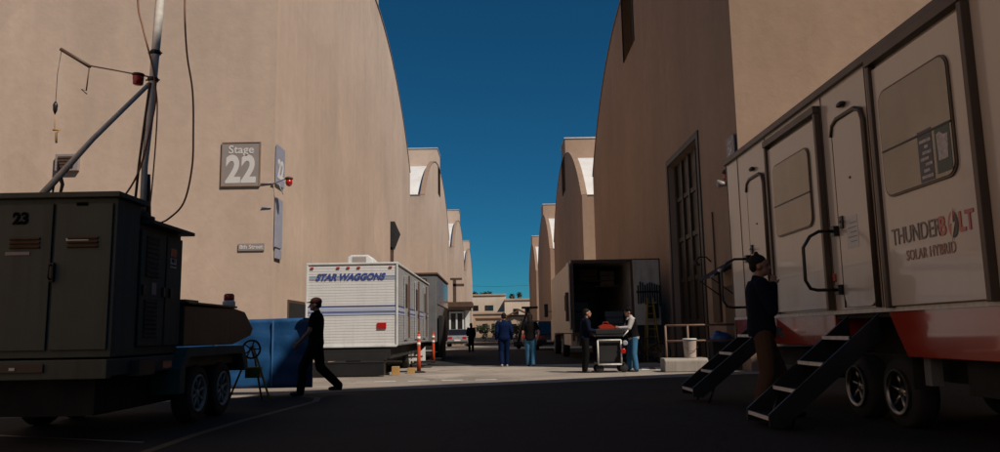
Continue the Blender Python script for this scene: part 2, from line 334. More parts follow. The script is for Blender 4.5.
def stage(side, x, y0, y1, eave, crown, top, label, m, depth=46, door=None, zmon=2.2, vent=True, grp='stucco sound stages lining the street'):
    yc, half = (y0 + y1) / 2, (y1 - y0) / 2
    s = 1 if side == 'R' else -1
    t = thing('sound_stage', (x + s * depth / 2, yc, 0), label, 'building', group=grp)
    w = MB(); par = .45; th = .35
    ap = arch_pts(yc, half, eave, crown)
    gable = [(y0, 0)] + ap + [(y1, 0)]
    # gable wall on the street side (with a real opening for the elephant door)
    if door:
        d0, d1, dz = door
        lo = [p for p in ap if p[0] <= d0]; hi = [p for p in ap if p[0] >= d1]; mid = [p for p in ap if d0 < p[0] < d1]
        def za(y):
            for a, b in zip(ap, ap[1:]):
                if a[0] <= y <= b[0]: return a[1] + (b[1] - a[1]) * (y - a[0]) / (b[0] - a[0])
        w.prism([(y0, 0)] + lo + [(d0, za(d0)), (d0, 0)], 'x', x, x + s * th, m)
        w.prism([(d0, dz), (d0, za(d0))] + mid + [(d1, za(d1)), (d1, dz)], 'x', x, x + s * th, m)
        w.prism([(d1, 0), (d1, za(d1))] + hi + [(y1, 0)], 'x', x, x + s * th, m)
    else: w.prism(gable, 'x', x, x + s * th, m)
    # long side walls and the back gable
    X0, X1 = sorted((x + s * th, x + s * depth))
    w.box(X0, X1, y0, y0 + th, 0, eave - .02, m); w.box(X0, X1, y1 - th, y1, 0, eave - .02, m)
    w.prism([(a, b - .003) for a, b in arch_pts(yc, half - th - .01, eave - .6, crown - .6)][::1] + [(y1 - th - .01, 0), (y0 + th + .01, 0)], 'x', x + s * (depth - th), x + s * depth, m)
    w.build('wall', parent=t)
    # arched roof a little below the parapet
    ro = MB(); a2 = arch_pts(yc, half - th - .002, eave - .45, crown - par)
    ring = a2 + [(p[0], p[1] - .25) for p in reversed(a2)]
    ro.prism(ring, 'x', x + s * (th + .003), x + s * (depth - th - .003), M['roof'])
    ro.build('roof', parent=t)
    # parapet caps
    c = MB(); cp = [(p[0], p[1] + .004) for p in ap]
    xa, xb = sorted((x - s * .05, x + s * (th + .05)))
    c.prism(cp + [(p[0], p[1] + .09) for p in reversed(cp)], 'x', xa, xb, M['cap'])
    c.box(X0 + .06, X1, y0 - .04, y0 + th + .03, eave - .015, eave + .06, M['cap'])
    c.build('parapet_cap', parent=t)
    # ridge monitor
    mo = MB(); mx0, mx1 = sorted((x + s * .02, x + s * (depth - 3)))
    mo.box(mx0, mx1, yc - zmon, yc + zmon, crown - 1.1, top, m); mo.build('ridge_monitor', parent=t)
    mo = MB(); mo.box(mx0 - .08, mx1 + .08, yc - zmon - .08, yc + zmon + .08, top + .002, top + .1, M['capw']); mo.build('monitor_cap', parent=t)
    if vent:
        v = MB(); xa = x - s * .06
        zb, zt = crown - 3.4, crown + .1
        for yy in (yc - 1.5, yc + 1.42): v.box(min(xa, x), max(xa, x), yy, yy + .08, zb, zt)
        n = 26
        for k in range(n):
            z = zb + (zt - zb) * k / n; v.add([(x - s * .004, yc - 1.42, z + .1), (x - s * .07, yc - 1.42, z), (x - s * .07, yc + 1.42, z), (x - s * .004, yc + 1.42, z + .1)], [(0, 1, 2, 3)])
        v.build('louver_vent', M['louver'], t)
    if door:
        d0, d1, dz = door
        dm = MB(); xi = x + s * .28
        dm.box(*sorted((xi, xi + s * .07)), d0 + .01, d1 - .01, .02, dz - .01)
        for z in (1.3, 2.8, 4.3, 5.8):
            dm.box(*sorted((xi - s * .06, xi - s * .003)), d0 + .02, d1 - .02, z, z + .16)
        for k in range(5):
            y = d0 + .05 + (d1 - d0 - .3) * k / 4; dm.box(*sorted((xi - s * .09, xi - s * .003)), y, y + .18, .05, dz - .05)
        dm.build('stage_door', mat('stage_door_paint', (.045, .03, .02), .6, streak=.3), t)
        fr = MB(); xf = x - s * .05
        a, b = sorted((xf, x + s * .2))
        fr.box(a, b, d0 - .22, d0 - .003, 0, dz + .22); fr.box(a, b, d1 + .003, d1 + .22, 0, dz + .22); fr.box(a, b, d0, d1, dz + .003, dz + .22)
        fr.build('door_frame', M['louver'], t)
    return t

XL, XR = -7.2, 6.5
s22 = stage('L', XL, 24.0, 61.5, 14.3, 21.2, 23.2, 'largest beige stucco stage building, the nearest on the left, standing behind the white trailer', M['wallL'], vent=False)
s2 = stage('L', XL, 73.2, 110.4, 14.6, 21.4, 23.3, 'second beige arched-roof stage building along the left side of the street', M['wallL'])
s3 = stage('L', XL, 122, 158, 15, 21.6, 23.6, 'third arched-roof stage building back along the left side of the street', M['wallL'], vent=False)
s4 = stage('L', XL, 169, 205, 15, 21.6, 23.6, 'farthest arched-roof stage building at the end of the left row', M['wallL'], vent=False)
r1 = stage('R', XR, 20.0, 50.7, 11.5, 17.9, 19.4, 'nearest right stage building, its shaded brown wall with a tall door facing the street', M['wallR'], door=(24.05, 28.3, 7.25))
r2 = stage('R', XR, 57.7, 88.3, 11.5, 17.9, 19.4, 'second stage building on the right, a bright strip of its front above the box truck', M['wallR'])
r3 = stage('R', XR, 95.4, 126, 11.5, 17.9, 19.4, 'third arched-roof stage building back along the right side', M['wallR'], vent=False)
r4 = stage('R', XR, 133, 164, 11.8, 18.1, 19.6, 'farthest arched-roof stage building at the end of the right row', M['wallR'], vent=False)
# dark doorway and high opening in the street wall of the left stage
d = MB(); d.box(XL - .003, XL + .05, 25.9, 28.1, .05, 2.35, M['trim']); d.box(XL + .053, XL + .09, 26.0, 28.0, .1, 2.25, M['blackm'])
d.build('side_door', parent=s22, bevel=.01)
d = MB(); d.prism([(50.2, 8.6), (50.2, 6.7), (53.2, 8.1)], 'x', XL+.003, XL + .3, M['blackm']); d.box(XL + .003, XL + .16, 50.2, 50.75, 1.0, 6.88, M['trim'])
d.build('brown_awning', parent=s22)
# pilaster joint at the near corner, thin conduit

# unseen stage blocks added behind the camera to shade the near street and bounce light
def unseen_block(x0, x1, ya, yb, slant, eave, crown, label, m, xin, step=None):
    yc, half = (ya + yb) / 2, (yb - ya) / 2
    t = MB(); ap = arch_pts(yc, half, eave, crown, 20)
    if step: ap = [(ya, eave), (ya + .01, step[1]), (yb - step[0], step[1]), (yb - 3, eave + 2.1), (yb - 1.5, eave + .35), (yb, eave)]  # stepped profile drawn for where its shadow edge falls
    pr = [(ya, 0)] + ap + [(yb, 0)]; n = len(pr); vs = []
    for X in (x0, x1):
        for y, z in pr: vs.append((X, y + slant * (abs(X - xin)) * ((y - ya) / (yb - ya)), z))
    t.add(vs, [tuple(range(n)), tuple(range(2 * n - 1, n - 1, -1))] + [(i, (i + 1) % n, n + (i + 1) % n, n + i) for i in range(n)])
    return tag(t.build('sound_stage', m, loc=((x0 + x1) / 2, yc, 0)), label, 'building')  # unseen, added for the light; shares the visible stages' name
unseen_block(6.5, 24, -26, 5.6, .42, 17.9, 21, 'unseen stage block on the right behind the viewpoint, shaped to shade the near street', M['wallR'], 6.5, step=(6.2, 21.9))
unseen_block(-40, -7.4, -28, 8.5, 0, 13, 20, 'unseen stage block on the left behind the viewpoint, added for bounce and reflection', M['wallL'], -7.4)

# ------------------------------------------------------------------ wall signs and bells
def plate(x0, x1, z0, z1, y, m, th=.03):
    b = MB(); b.box(x0, x1, y - th, y, z0, z1, m); return b
t = thing('stage_number_sign', (-8.25, 23.99, 5.93), 'large grey square sign reading Stage 22 on the beige wall', 'sign')
plate(-8.85, -7.65, 5.93, 7.33, 23.99, M['signg'], .03).build('panel', parent=t, bevel=.006)
b = MB()
for (x0, x1, z0, z1) in ((-8.88, -8.845, 5.90, 7.36), (-7.655, -7.62, 5.90, 7.36), (-8.845, -7.655, 7.33, 7.36), (-8.845, -7.655, 5.90, 5.935)): b.box(x0, x1, 23.945, 23.992, z0, z1)
b.build('frame', M['cap'], t)
text('Stage', .37, M['signw'], t, (-8.25, 23.955, 7.10), FRONT, off=.006, spacing=1.05)
text('22', 1.22, M['signw'], t, (-8.25, 23.955, 6.42), FRONT, off=.045, sx=.78, spacing=1.05)
t = thing('street_name_sign', (-7.85, 23.99, 3.8), 'small grey street name plate reading 8th Street low on the wall', 'sign')
plate(-8.26, -7.43, 3.82, 4.05, 23.99, M['signg']).build('panel', parent=t, bevel=.004)
text('8th Street', .18, M['signw'], t, (-7.845, 23.957, 3.935), FRONT, off=.003)
t = thing('stage_number_sign', (XL, 24.75, 5.95), 'pale number 22 sign seen edge on round the corner of the left stage', 'sign')
b = MB(); b.box(XL + .03, XL + .07, 24.08, 25.0, 6.0, 7.3, M['signb']); b.build('panel', parent=t)
text('22', .85, M['signw'], t, (XL + .075, 24.54, 6.5), LEFTW, off=.03, sx=.8)
t = thing('notice_board', (XL, 24.8, 3.6), 'tall pale blue notice board under the edge-on number sign', 'sign')
b = MB(); b.box(XL + .03, XL + .08, 24.1, 24.85, 3.95, 5.55, M['signb']); b.build('panel', parent=t, bevel=.005)
b = MB(); b.box(XL + .03, XL + .07, 24.2, 24.85, 3.6, 3.9, M['signb']); b.build('lower_panel', parent=t)
# red bell lamp on bracket at the left corner
t = thing('warning_lamp', (-7.2, 23.7, 6.0), 'red warning lamp on a bent bracket at the left stage corner beside the 22 sign', 'lamp')
b = MB(); b.tube([(-7.25, 23.98, 5.95), (-7.1, 23.93, 6.0), (-6.7, 23.85, 6.13), (-6.62, 23.85, 6.13)], .025, 8); b.tube([(-7.0, 23.92, 5.95), (-6.85, 23.9, 5.6)], .015, 6)
b.tube([(-7.25, 23.98, 6.0), (-7.6, 23.97, 5.98)], .02, 6); b.build('bracket', M['signb'], t)
b = MB(); b.tube([(-7.25, 23.98, 5.2), (-7.55, 23.97, 5.2)], .02, 6); b.build('bracket', M['signb'], t)
b = MB(); b.lathe([(.05, .13), (.1, .12), (.11, .0), (.07, -.08), (.02, -.1)], (-6.66, 23.85, 5.95), 14); b.build('lens', M['red'], t)
b = MB(); b.lathe([(.12, 0), (.13, .05), (.04, .09)], (-6.66, 23.85, 6.08), 14); b.build('lamp_hood', M['trim'], t)

# small relay box on the front wall, far left
t = thing('utility_box', (-13.85, 23.8, 6.4), 'small grey louvred utility box on the beige wall behind the slanting pole', 'utility box')
b = MB(); b.box(-14.2, -13.45, 23.88, 23.99, 6.5, 7.05, M['signg']); b.build('box', parent=t, bevel=.01)
b = MB()
for k in range(4): b.box(-14.1, -13.6, 23.85, 23.877, 6.6 + k * .1, 6.66 + k * .1, M['trim'])
b.build('louver', parent=t)

# right stage street wall fittings
t = thing('warning_lamp', (6.5, 20.35, 5.0), 'red capped warning lamp and horn at the corner of the right stage', 'lamp')
b = MB(); b.lathe([(.1, -.1), (.11, .0), (.06, .12)], (6.28, 20.35, 5.23), 14, m=M['red']); b.build('lens', parent=t)
b = MB(); b.lathe([(.14, 0), (.14, .05), (.05, .12)], (6.28, 20.35, 5.32), 14); b.build('lamp_hood', M['black'], t)
b = MB(); b.tube([(6.5, 20.35, 5.05), (6.2, 20.35, 5.05)], .03, 8); b.lathe([(.05, 0), (.07, -.15), (.12, -.3)], (6.3, 20.35, 5.02), 14, 'x'); b.build('horn', M['signg'], t)
t = thing('corner_sign', (6.5, 20.3, 6.0), 'small dark plate high on the corner of the right stage above the trailer', 'sign')
b = MB(); b.box(6.42, 6.46, 20.08, 20.75, 5.75, 6.35, M['signg']); b.build('panel', parent=t)
text('Stage', .16, M['signw'], t, (6.415, 20.42, 6.2), RIGHTW, off=.002); text('24', .3, M['signw'], t, (6.415, 20.42, 5.95), RIGHTW, off=.01)
t = thing('gooseneck_lamp', (6.5, 23.0, 2.9), 'small gooseneck wall lamp beside the tall stage door', 'lamp')
b = MB(); b.tube([(6.5, 23.2, 3.15), (6.35, 23.2, 3.3), (6.15, 23.2, 3.3), (6.02, 23.2, 3.18)], .022, 8); b.build('arm', M['black'], t)
b = MB(); b.lathe([(.03, .1), (.09, .02), (.16, -.05), (.15, -.06)], (6.02, 23.2, 3.1), 16); b.build('lamp_shade', M['trim'], t)
t = thing('electrical_conduit_panel', (6.5, 22.7, 1.6), 'narrow dark panel upright on the shaded wall under the lamp', 'panel')
b = MB(); b.box(6.42, 6.497, 22.3, 23.0, 1.3, 2.75); b.build('panel', M['trim'], t, bevel=.01)
b = MB(); b.tube([(6.46, 22.65, 2.76), (6.46, 22.65, 4.6)], .025, 8); b.build('conduit', M['trim'], t)
t = thing('entrance_canopy', (6.5, 21.3, 2.3), 'dark sloping canopy over a side entrance near the trailer end', 'canopy')
b = MB(); b.prism([(6.5, 2.95), (5.72, 2.52), (5.72, 2.47), (6.5, 2.8)], 'y', 20.6, 22.0); b.build('canopy_top', M['blackm'], t)
for y in (20.7, 21.9): b = MB(); b.tube([(5.78, y, 2.48), (6.48, y, 1.95)], .02, 6); b.build('bracket', M['black'], t)
b = MB(); b.ball((6.0, 20.55, 2.68), (.09, .05, .05)); b.build('lamp', M['signw'], t)
t = tag(MB().prism([(6.45, .02), (6.45, 2.3), (6.5, 2.3), (6.5, .02)], 'y', 20.75, 21.85, M['trim']).build('side_door', parent=r1), None)

# dock block, railing, bucket, blue bag
b = MB(); b.prism([(20.2, 0), (20.2, .30), (20.28, .36), (20.8, .36), (20.8, 0)], 'x', 4.30, 5.45)
tag(b.build('concrete_block', M['curb'], loc=(4.9, 20.5, 0), bevel=.03), 'low worn concrete block standing in the sun beside the railing', 'concrete block')
t = thing('pipe_railing', (5.4, 20.86, 0), 'brown pipe safety railing with two rails behind the concrete block', 'railing')
b = MB()
for z in (.8, 1.22): b.tube([(4.5, 20.86, z), (6.45, 20.86, z)], .028, 8)
b.build('rail', M['railm'], t)
for x in (4.5, 5.1, 6.4):
    b = MB(); b.tube([(x, 20.86 + .001, 0), (x, 20.86, 1.22)], .03, 8); b.build('post', M['railm'], t)
t = thing('plastic_bucket', (5.05, 20.5, .36), 'tall white plastic bucket with a lid on the concrete block', 'bucket')
b = MB(); b.lathe([(.15, 0), (.155, .02), (.175, .44), (.18, .46)], (5.05, 20.5, .363), 20); b.build('pail', mat('white_plastic', (.55, .44, .38), .5), t)
b = MB(); b.lathe([(.19, 0), (.19, .035), (.17, .045)], (5.05, 20.5, .825), 20); b.build('lid', M['whitem'], t)
b = MB(); b.tube([(4.87 + .36 * k / 8, 20.31, .66 - .12 * math.sin(math.pi * k / 8)) for k in range(9)], .007, 6); b.build('handle', M['black'], t)
t = thing('refuse_bin', (6.1, 21.3, 0), 'dark bin topped by a blue plastic sack beside the railing', 'bin')
q = MB(); q.prism([(5.9, .0), (5.83, .82), (6.4, .82), (6.34, .0)], 'y', 21.15, 21.55); q.build('bin_body', M['blackm'], t, bevel=.02)
q = MB(); q.ball((6.12, 21.3, .86), (.3, .25, .17), n=16); q.ball((6.02, 21.25, .95), (.14, .14, .12)); q.build('plastic_sack', mat('blue_plastic_sack', (.03, .09, .28), .35, bump=.6, bscale=9), t)

# ------------------------------------------------------------------ the big trailer on the right
TX = 4.2
tr = thing('production_trailer', (5.45, 8, 0), 'long white and red production trailer with doors, slide outs and steps on the right', 'trailer')
TY0, TY1 = 2.2, 13.65
b = MB(); b.box(TX, 6.45, TY0, TY1, 1.28, 4.12); b.build('body', M['rwhite'], tr, bevel=.03)
b = MB(); b.prism([(TY0 + .01, .78), (TY0 + .01, 1.277), (8.3, 1.277), (8.12, 1.0), (7.96, .78)], 'x', TX + .01, 6.44); b.build('lower_body', M['rred'], tr, bevel=.01)
b = MB(); b.prism([(9.62, .98), (9.62, 1.277), (TY1 - .01, 1.277), (TY1 - .05, .86), (9.85, .86)], 'x', TX + .01, 6.44); b.build('lower_body', M['rred'], tr, bevel=.01)
b = MB(); b.box(TX + .55, 6.1, 8.0, 9.9, .5, 1.27); b.box(TX + .03, TX + .545, 7.99, 9.9, 1.2, 1.27); b.build('wheel_well', M['blackm'], tr)
b = MB(); b.box(TX - .05, 6.5, TY0 - .03, TY1 + .04, 4.06, 4.16); b.box(TX - .004, TX + .05, TY1 - .0, TY1 + .04, .9, 4.05); b.build('roof_rail', M['bronze'], tr, bevel=.012)
b = MB(); b.box(TX - .012, TX + .02, TY0, TY1, 1.255, 1.30); b.build('rub_rail', M['galv'], tr)
b = MB(); b.box(TX + .4, 6.2, TY0 + .3, TY1 - .3, .52, .78); b.box(TX + .15, 6.3, 3.2, 7.2, .45, .77); b.build('chassis', M['blackm'], tr)
def slide(y0, y1, z0, z1, wy0, wy1, wz0, wz1):
    b = MB(); b.box(TX - .05, TX + .02, y0, y1, z0, z1); p = b.build('slide_out', M['rwhite'], tr, bevel=.006)
    f = MB()
    f.box(TX - .085, TX - .003, y0 - .07, y0 - .003, z0 - .02, z1 + .05); f.box(TX - .085, TX - .003, y1 + .003, y1 + .07, z0 - .02, z1 + .05)
    f.box(TX - .10, TX - .003, y0 - .07, y1 + .07, z1 + .053, z1 + .15)
    f.build('slide_trim', M['bronze'], p, bevel=.006)
    w = MB(); w.rrect(TX - .051, wy0, wy1, wz0, wz1, .14, .018); wf = w.build('window', M['bronze'], p)
    zm = (wz0 + wz1) / 2 - .08
    w = MB(); w.rrect(TX - .07, wy0 + .022, wy1 - .022, wz0 + .022, wz1 - .022, .12, .006); w.build('pane', M['win'], wf)
    w = MB(); w.box(TX - .084, TX - .077, wy0 + .022, wy1 - .022, zm - .009, zm + .009); w.build('window_bar', M['black'], wf)
    return p
slide(9.62, 11.4, 1.33, 3.80, 9.86, 11.2, 2.42, 3.50)
p2 = slide(6.45, 8.08, 1.31, 3.90, 6.68, 7.96, 2.44, 3.60)
for y0, y1, z0, z1, m_ in ((7.02, 7.26, 2.47, 2.97, 'signgr'), (6.73, 6.97, 2.50, 2.95, 'signgr')):
    b = MB(); b.box(TX - .0785, TX - .0765, y0, y1, z0, z1); po = b.build('poster', mat('poster_green' if y0 < 7 else 'poster_slate', (.045, .07, .055) if y0 < 7 else (.05, .055, .07), .4), p2)
    b = MB()
    if y0 < 7: b.prism([(y1 - .04, z0 + .12), (y1 - .03, z1 - .08), (y1 - .08, z1 - .06), (y1 - .14, z1 - .10), (y0 + .03, z1 - .1), (y0 + .05, z0 + .12)], 'x', TX - .081, TX - .079)
    else:
        for k in range(7): b.box(TX - .081, TX - .079, y0 + .02 + .05 * (k % 2), y1 - .03 - .04 * (k % 3), z0 + .03 + k * .058, z0 + .06 + k * .058)
    b.build('printed_shape', M['paper'], po)
slide(3.0, 5.0, 1.31, 3.90, 3.3, 4.7, 2.44, 3.60)
def rdoor(y0, y1, z0, z1, paper=False):
    b = MB(); b.rrect(TX - .003, y0, y1, z0, z1, .16, .03); p = b.build('door', M['rwhite'], tr, bevel=.004)
    zz = [(y1 + .02, z0 - .02), (y1 + .02, z1 - .16), (y1 - .03, z1 - .03), (y1 - .16, z1 + .02), (y0 + .16, z1 + .02), (y0 + .03, z1 - .03), (y0 - .02, z1 - .16), (y0 - .02, z0 - .02)]
    f = MB(); f.tube([(TX - .03, a, c) for a, c in zz[1:]], .032, 8); f.build('door_frame', M['bronze'], p)
    f = MB(); f.tube([(TX - .02, zz[0][0], z0), (TX - .02, zz[0][0], z1 - .16)], .012, 8); f.build('hinge_trim', M['bronze'], p)
    f = MB(); f.box(TX - .055, TX - .033, y1 - .13, y1 - .06, z0 + .95, z0 + 1.10); f.tube([(TX - .06, y1 - .11, z0 + 1.04), (TX - .085, y1 - .11, z0 + 1.02), (TX - .085, y1 - .24, z0 + 1.02)], .01, 6); f.build('door_latch', M['black'], p, bevel=.004)
    f = MB(); f.lathe([(.012, 0), (.016, .01)], (TX - .045, (y0 + y1) / 2, z1 - .75), 10, 'x'); f.build('peephole', M['bronze'], p)
    if paper:
        f = MB(); f.box(TX - .036, TX - .0335, y0 + .3, y0 + .58, 2.02, 2.40); f.build('posted_notice', M['signw'], p)
        for k in range(5):
            f = MB(); f.box(TX - .039, TX - .0365, y0 + .33, y0 + .33 + (.22 if k % 2 else .16), 2.09 + k * .055, 2.10 + k * .055); f.build('printed_line', M['signg'], p)
    l = MB(); l.ball((TX - .03, (y0 + y1) / 2 + .1, z1 + .17), (.04, .1, .035)); l.build('porch_lamp', M['black'], tr)
    return p
rdoor(11.72, 12.5, 1.36, 3.52)
rdoor(8.42, 9.2, 1.33, 3.60, True)
# grab rails, folded out
def grab(y, zt, zb, out=.46):
    g_ = MB(); g_.tube([(TX - .03, y, zt), (TX - out * .55, y, zt + .0), (TX - out * .8, y, zt - .06), (TX - out, y, zt - .2), (TX - out, y, zb + .12), (TX - out * .88, y, zb + .02), (TX - out * .7, y, zb), (TX - .03, y, zb)], .021, 10)
    for z in (zt, zb): g_.box(TX - .09, TX - .004, y - .05, y + .05, z - .06, z + .06)
    g_.build('grab_rail', M['black'], tr)
grab(9.28, 2.27, 1.55); grab(12.62, 2.25, 1.45, .5)
l = MB(); l.box(TX - .035, TX - .003, 8.16, 8.24, 1.66, 1.78); l.build('side_marker', M['red'], tr, bevel=.006)
l = MB(); l.box(TX - .035, TX - .003, 9.45, 9.5, 1.66, 1.76); l.build('side_marker', M['red'], tr, bevel=.006)
# panel seams and rivet strips
for y in (5.7, 8.33, 9.52, 11.62, 13.0):
    s_ = MB(); s_.box(TX - .008, TX - .001, y, y + .012, 1.31, 4.05); s_.build('panel_seam', M['bronze'], tr)
# lettering on the slide out (front face TX-.05)
xf = TX - .054
text('THUNDER', .245, mat('grey_lettering', (.26, .21, .185), .5), p2, (xf, 7.50, 2.01), RIGHTW, off=0, sx=.78)
text('B', .25, M['red'], p2, (xf, 7.03, 2.01), RIGHTW, off=.007, sx=.82)
text('LT', .25, M['red'], p2, (xf, 6.66, 2.01), RIGHTW, off=.007, sx=.82)
e = MB(); c0 = (6.855, 2.01)
def ell(a0, a1, m):
    pts = [(c0[0] + .075 * math.cos(R(a)) , c0[1] + .12 * math.sin(R(a))) for a in range(a0, a1 + 1, 12)]
    e.prism(pts, 'x', xf - .004, xf, m)
ell(-60, 120, M['red']); ell(120, 300, mat('grey_emblem', (.13, .11, .10), .5))
e.build('round_emblem', parent=p2)
e = MB(); e.prism([(c0[0] - .02, c0[1] + .15), (c0[0] + .045, c0[1] - .0), (c0[0] + .008, c0[1] + .01), (c0[0] + .03, c0[1] - .15), (c0[0] - .045, c0[1] + .02), (c0[0] - .01, c0[1] + .015)], 'x', xf - .009, xf - .005, M['rwhite'])
e.build('lightning_bolt', parent=p2)
text('SOLAR HYBRID', .15, mat('faded_red_lettering', (.48, .28, .22), .5), p2, (xf, 7.27, 1.80), RIGHTW, sx=.78, spacing=1.08)
# wheels
def wheel(parent, x, y, z, r, w, rim, side=-1, spokes=6):
    t_ = MB(); t_.lathe([(r * .62, -w / 2), (r * .94, -w / 2), (r, -w * .35), (r, w * .35), (r * .94, w / 2), (r * .64, w / 2), (r * .62, -w / 2)], (x, y, z), 32, 'x', cap=False)
    t_.lathe([(r * .63, -.004), (r * .63, .004)], (x + side * w * .1, y, z), 24, 'x')
    q = t_.build('wheel', M['rubber'], parent)
    k = MB(); k.lathe([(r * .645, -.05), (r * .66, .02), (r * .62, .03), (r * .54, .0), (r * .54, -.05), (r * .645, -.05)], (x + side * w * .46, y, z), 32, 'x', cap=False)
    k.lathe([(r * .15, -.03), (r * .15, .03), (r * .08, .05)], (x + side * w * .3, y, z), 16, 'x')
    for i in range(spokes):
        a = 2 * math.pi * i / spokes + .3
        k.tube([(x + side * w * .38, y + r * .15 * math.cos(a), z + r * .15 * math.sin(a)), (x + side * w * .42, y + r * .58 * math.cos(a), z + r * .58 * math.sin(a))], [r * .06, r * .05], 6)
    k.build('rim', rim, q)
for y in (8.52, 9.5):
    wheel(tr, 4.5, y, .38, .38, .24, M['chrome']); wheel(tr, 6.2, y, .38, .38, .24, M['chrome'], 1)
for y in (7.98, 10.02):
    b = MB(); b.box(TX + .06, TX + .3, y, y + .02, .45, .8); b.build('mudguard', M['blackm'], tr)
b = MB(); b.box(TX + .1, TX + .22, 7.72, 7.84, .5, .78); b.build('levelling_jack', M['gtr'], tr)
# steps
def steps(y0, y1, xb, name, label, n=4, top=1.22, foot=.04):
    t_ = thing(name, ((TX + xb) / 2, (y0 + y1) / 2, 0), label, 'steps', group='fold-down steps of the right trailer')
    for y in (y0, y1 - .035):
        q = MB(); q.prism([(TX - .02, top + .02), (TX - .02, top - .26), (xb + .02, foot - .02), (xb - .12, foot + .0), (xb - .12, foot + .13)], 'y', y, y + .035); q.build('stringer', M['black'], t_)
    for k in range(n):
        f = k / (n - 1 + .8); x = xb + (TX - xb) * f; z = foot + .1 + (top - foot - .1) * f
        q = MB(); q.box(x - .1, x + .17, y0 + .037, y1 - .037, z - .03, z); tp = q.build('tread', M['black'], t_)
        q = MB(); q.box(x - .115, x - .102, y0 + .037, y1 - .037, z - .035, z + .006); q.build('nosing', M['galv'], tp)
    for y in (y0 + .05, y1 - .05):
        q = MB(); q.tube([(xb + .25, y, .32), (xb + .12, y, .0)], .018, 8); q.build('foot_strut', M['black'], t_)
    return t_
steps(8.44, 9.2, 3.02, 'trailer_steps', 'black metal steps nearest the camera, under the trailer door with the posted notice')
steps(11.7, 12.45, 3.02, 'trailer_steps', 'farther black metal steps under the far door of the trailer', foot=.10)
# items behind the trailer keep the shade there
# ------------------------------------------------------------------ generator trailer on the left
GX = -4.1
gt = thing('generator_trailer', (-5.2, 9.5, 0), 'grey green generator trailer with cabinet doors numbered 23 on the left', 'generator')
b = MB(); b.box(-6.4, GX, 8.1, 8.62, .92, 2.62); b.build('rear_cabinet', M['gen'], gt, bevel=.008)
b = MB(); b.box(-6.3, GX - .03, 8.625, 9.82, .92, 2.42); b.build('engine_housing', M['gen2'], gt, bevel=.008)
b = MB(); b.box(-6.48, GX + .05, 8.02, 8.72, 2.623, 2.68); b.build('cabinet_roof', M['gen'], gt, bevel=.006)
b = MB(); b.box(-6.4, GX + .10, 8.725, 9.95, 2.43, 2.475); b.build('housing_roof', M['gen2'], gt, bevel=.006)
for x0, x1 in ((-4.74, -4.14), (-5.46, -4.78), (-6.2, -5.54)):
    q = MB(); q.box(x0, x1, 8.07, 8.097, 1.0, 2.56); dd = q.build('cabinet_door', M['gen'], gt, bevel=.006)
    xc = (x0 + x1) / 2 + (.06 if x0 < -5 else 0)
    for k in range(3):
        q = MB(); q.prism([(8.067, 2.2 - k * .045), (8.045, 2.18 - k * .045), (8.067, 2.165 - k * .045)], 'x', xc - .16, xc + .16); q.build('louver', M['brown'], dd)
q = MB(); q.box(-4.62, -4.38, 8.062, 8.069, 2.155, 2.185, M['signw']); q.build('sticker', parent=gt)
q = MB(); q.box(-5.26, -5.0, 8.062, 8.069, 2.01, 2.045, M['signg']); q.build('sticker', parent=gt)
q = MB(); q.box(-4.53, -4.41, 8.062, 8.069, 2.535, 2.57, M['txt']); q.build('sticker', parent=gt)
text('23', .17, M['txt'], gt, (-5.12, 8.064, 2.40), FRONT, off=.008, sx=1.0)
q = MB(); q.box(-4.77, -4.72, 8.03, 8.067, 1.72, 1.92); q.tube([(-4.745, 8.03, 1.9), (-4.745, 7.99, 1.88), (-4.745, 7.99, 1.76), (-4.745, 8.03, 1.74)], .01, 6); q.build('door_handle', M['black'], gt)
# side doors with grilles
q = MB(); q.box(GX - .027, GX + .003, 8.68, 9.32, 1.02, 2.36); sd = q.build('side_door', M['gen2'], gt, bevel=.006)
for z0, z1 in ((1.82, 2.30), (1.12, 1.56)):
    q = MB(); q.box(GX + .004, GX + .012, 8.8, 9.12, z0, z1); gr = q.build('vent_grille', M['mesh'], sd)
    q = MB()
    for k in range(9): z = z0 + .02 + (z1 - z0 - .04) * k / 8; q.prism([(GX + .013, z), (GX + .028, z - .012), (GX + .013, z + .008)], 'y', 8.8, 9.12)
    q.build('slat', M['mesh'], gr)
q = MB(); q.box(GX - .027, GX + .003, 9.36, 9.80, 1.02, 2.36); sd2 = q.build('side_door', M['gen2'], gt, bevel=.006)
for y in (8.72, 9.24, 9.44): q = MB(); q.box(GX + .004, GX + .03, y, y + .06, 1.60, 1.72); q.build('latch', M['black'], gt, bevel=.008)
q = MB(); q.box(GX + .004, GX + .007, 9.45, 9.62, 2.12, 2.22, M['red']); q.box(GX + .004, GX + .007, 9.45, 9.62, 1.98, 2.10, M['signw']); q.build('warning_label', parent=sd2)
text('NO', .07, M['txt'], sd2, (GX + .009, 9.535, 2.065), LEFTW, off=.002, ext=.001); text('SMOKING', .035, M['txt'], sd2, (GX + .009, 9.535, 2.01), LEFTW, ext=.001)
q = MB(); q.box(GX + .004, GX + .007, 8.97, 9.09, 1.62, 1.76, M['signg']); q.build('warning_label', parent=sd)
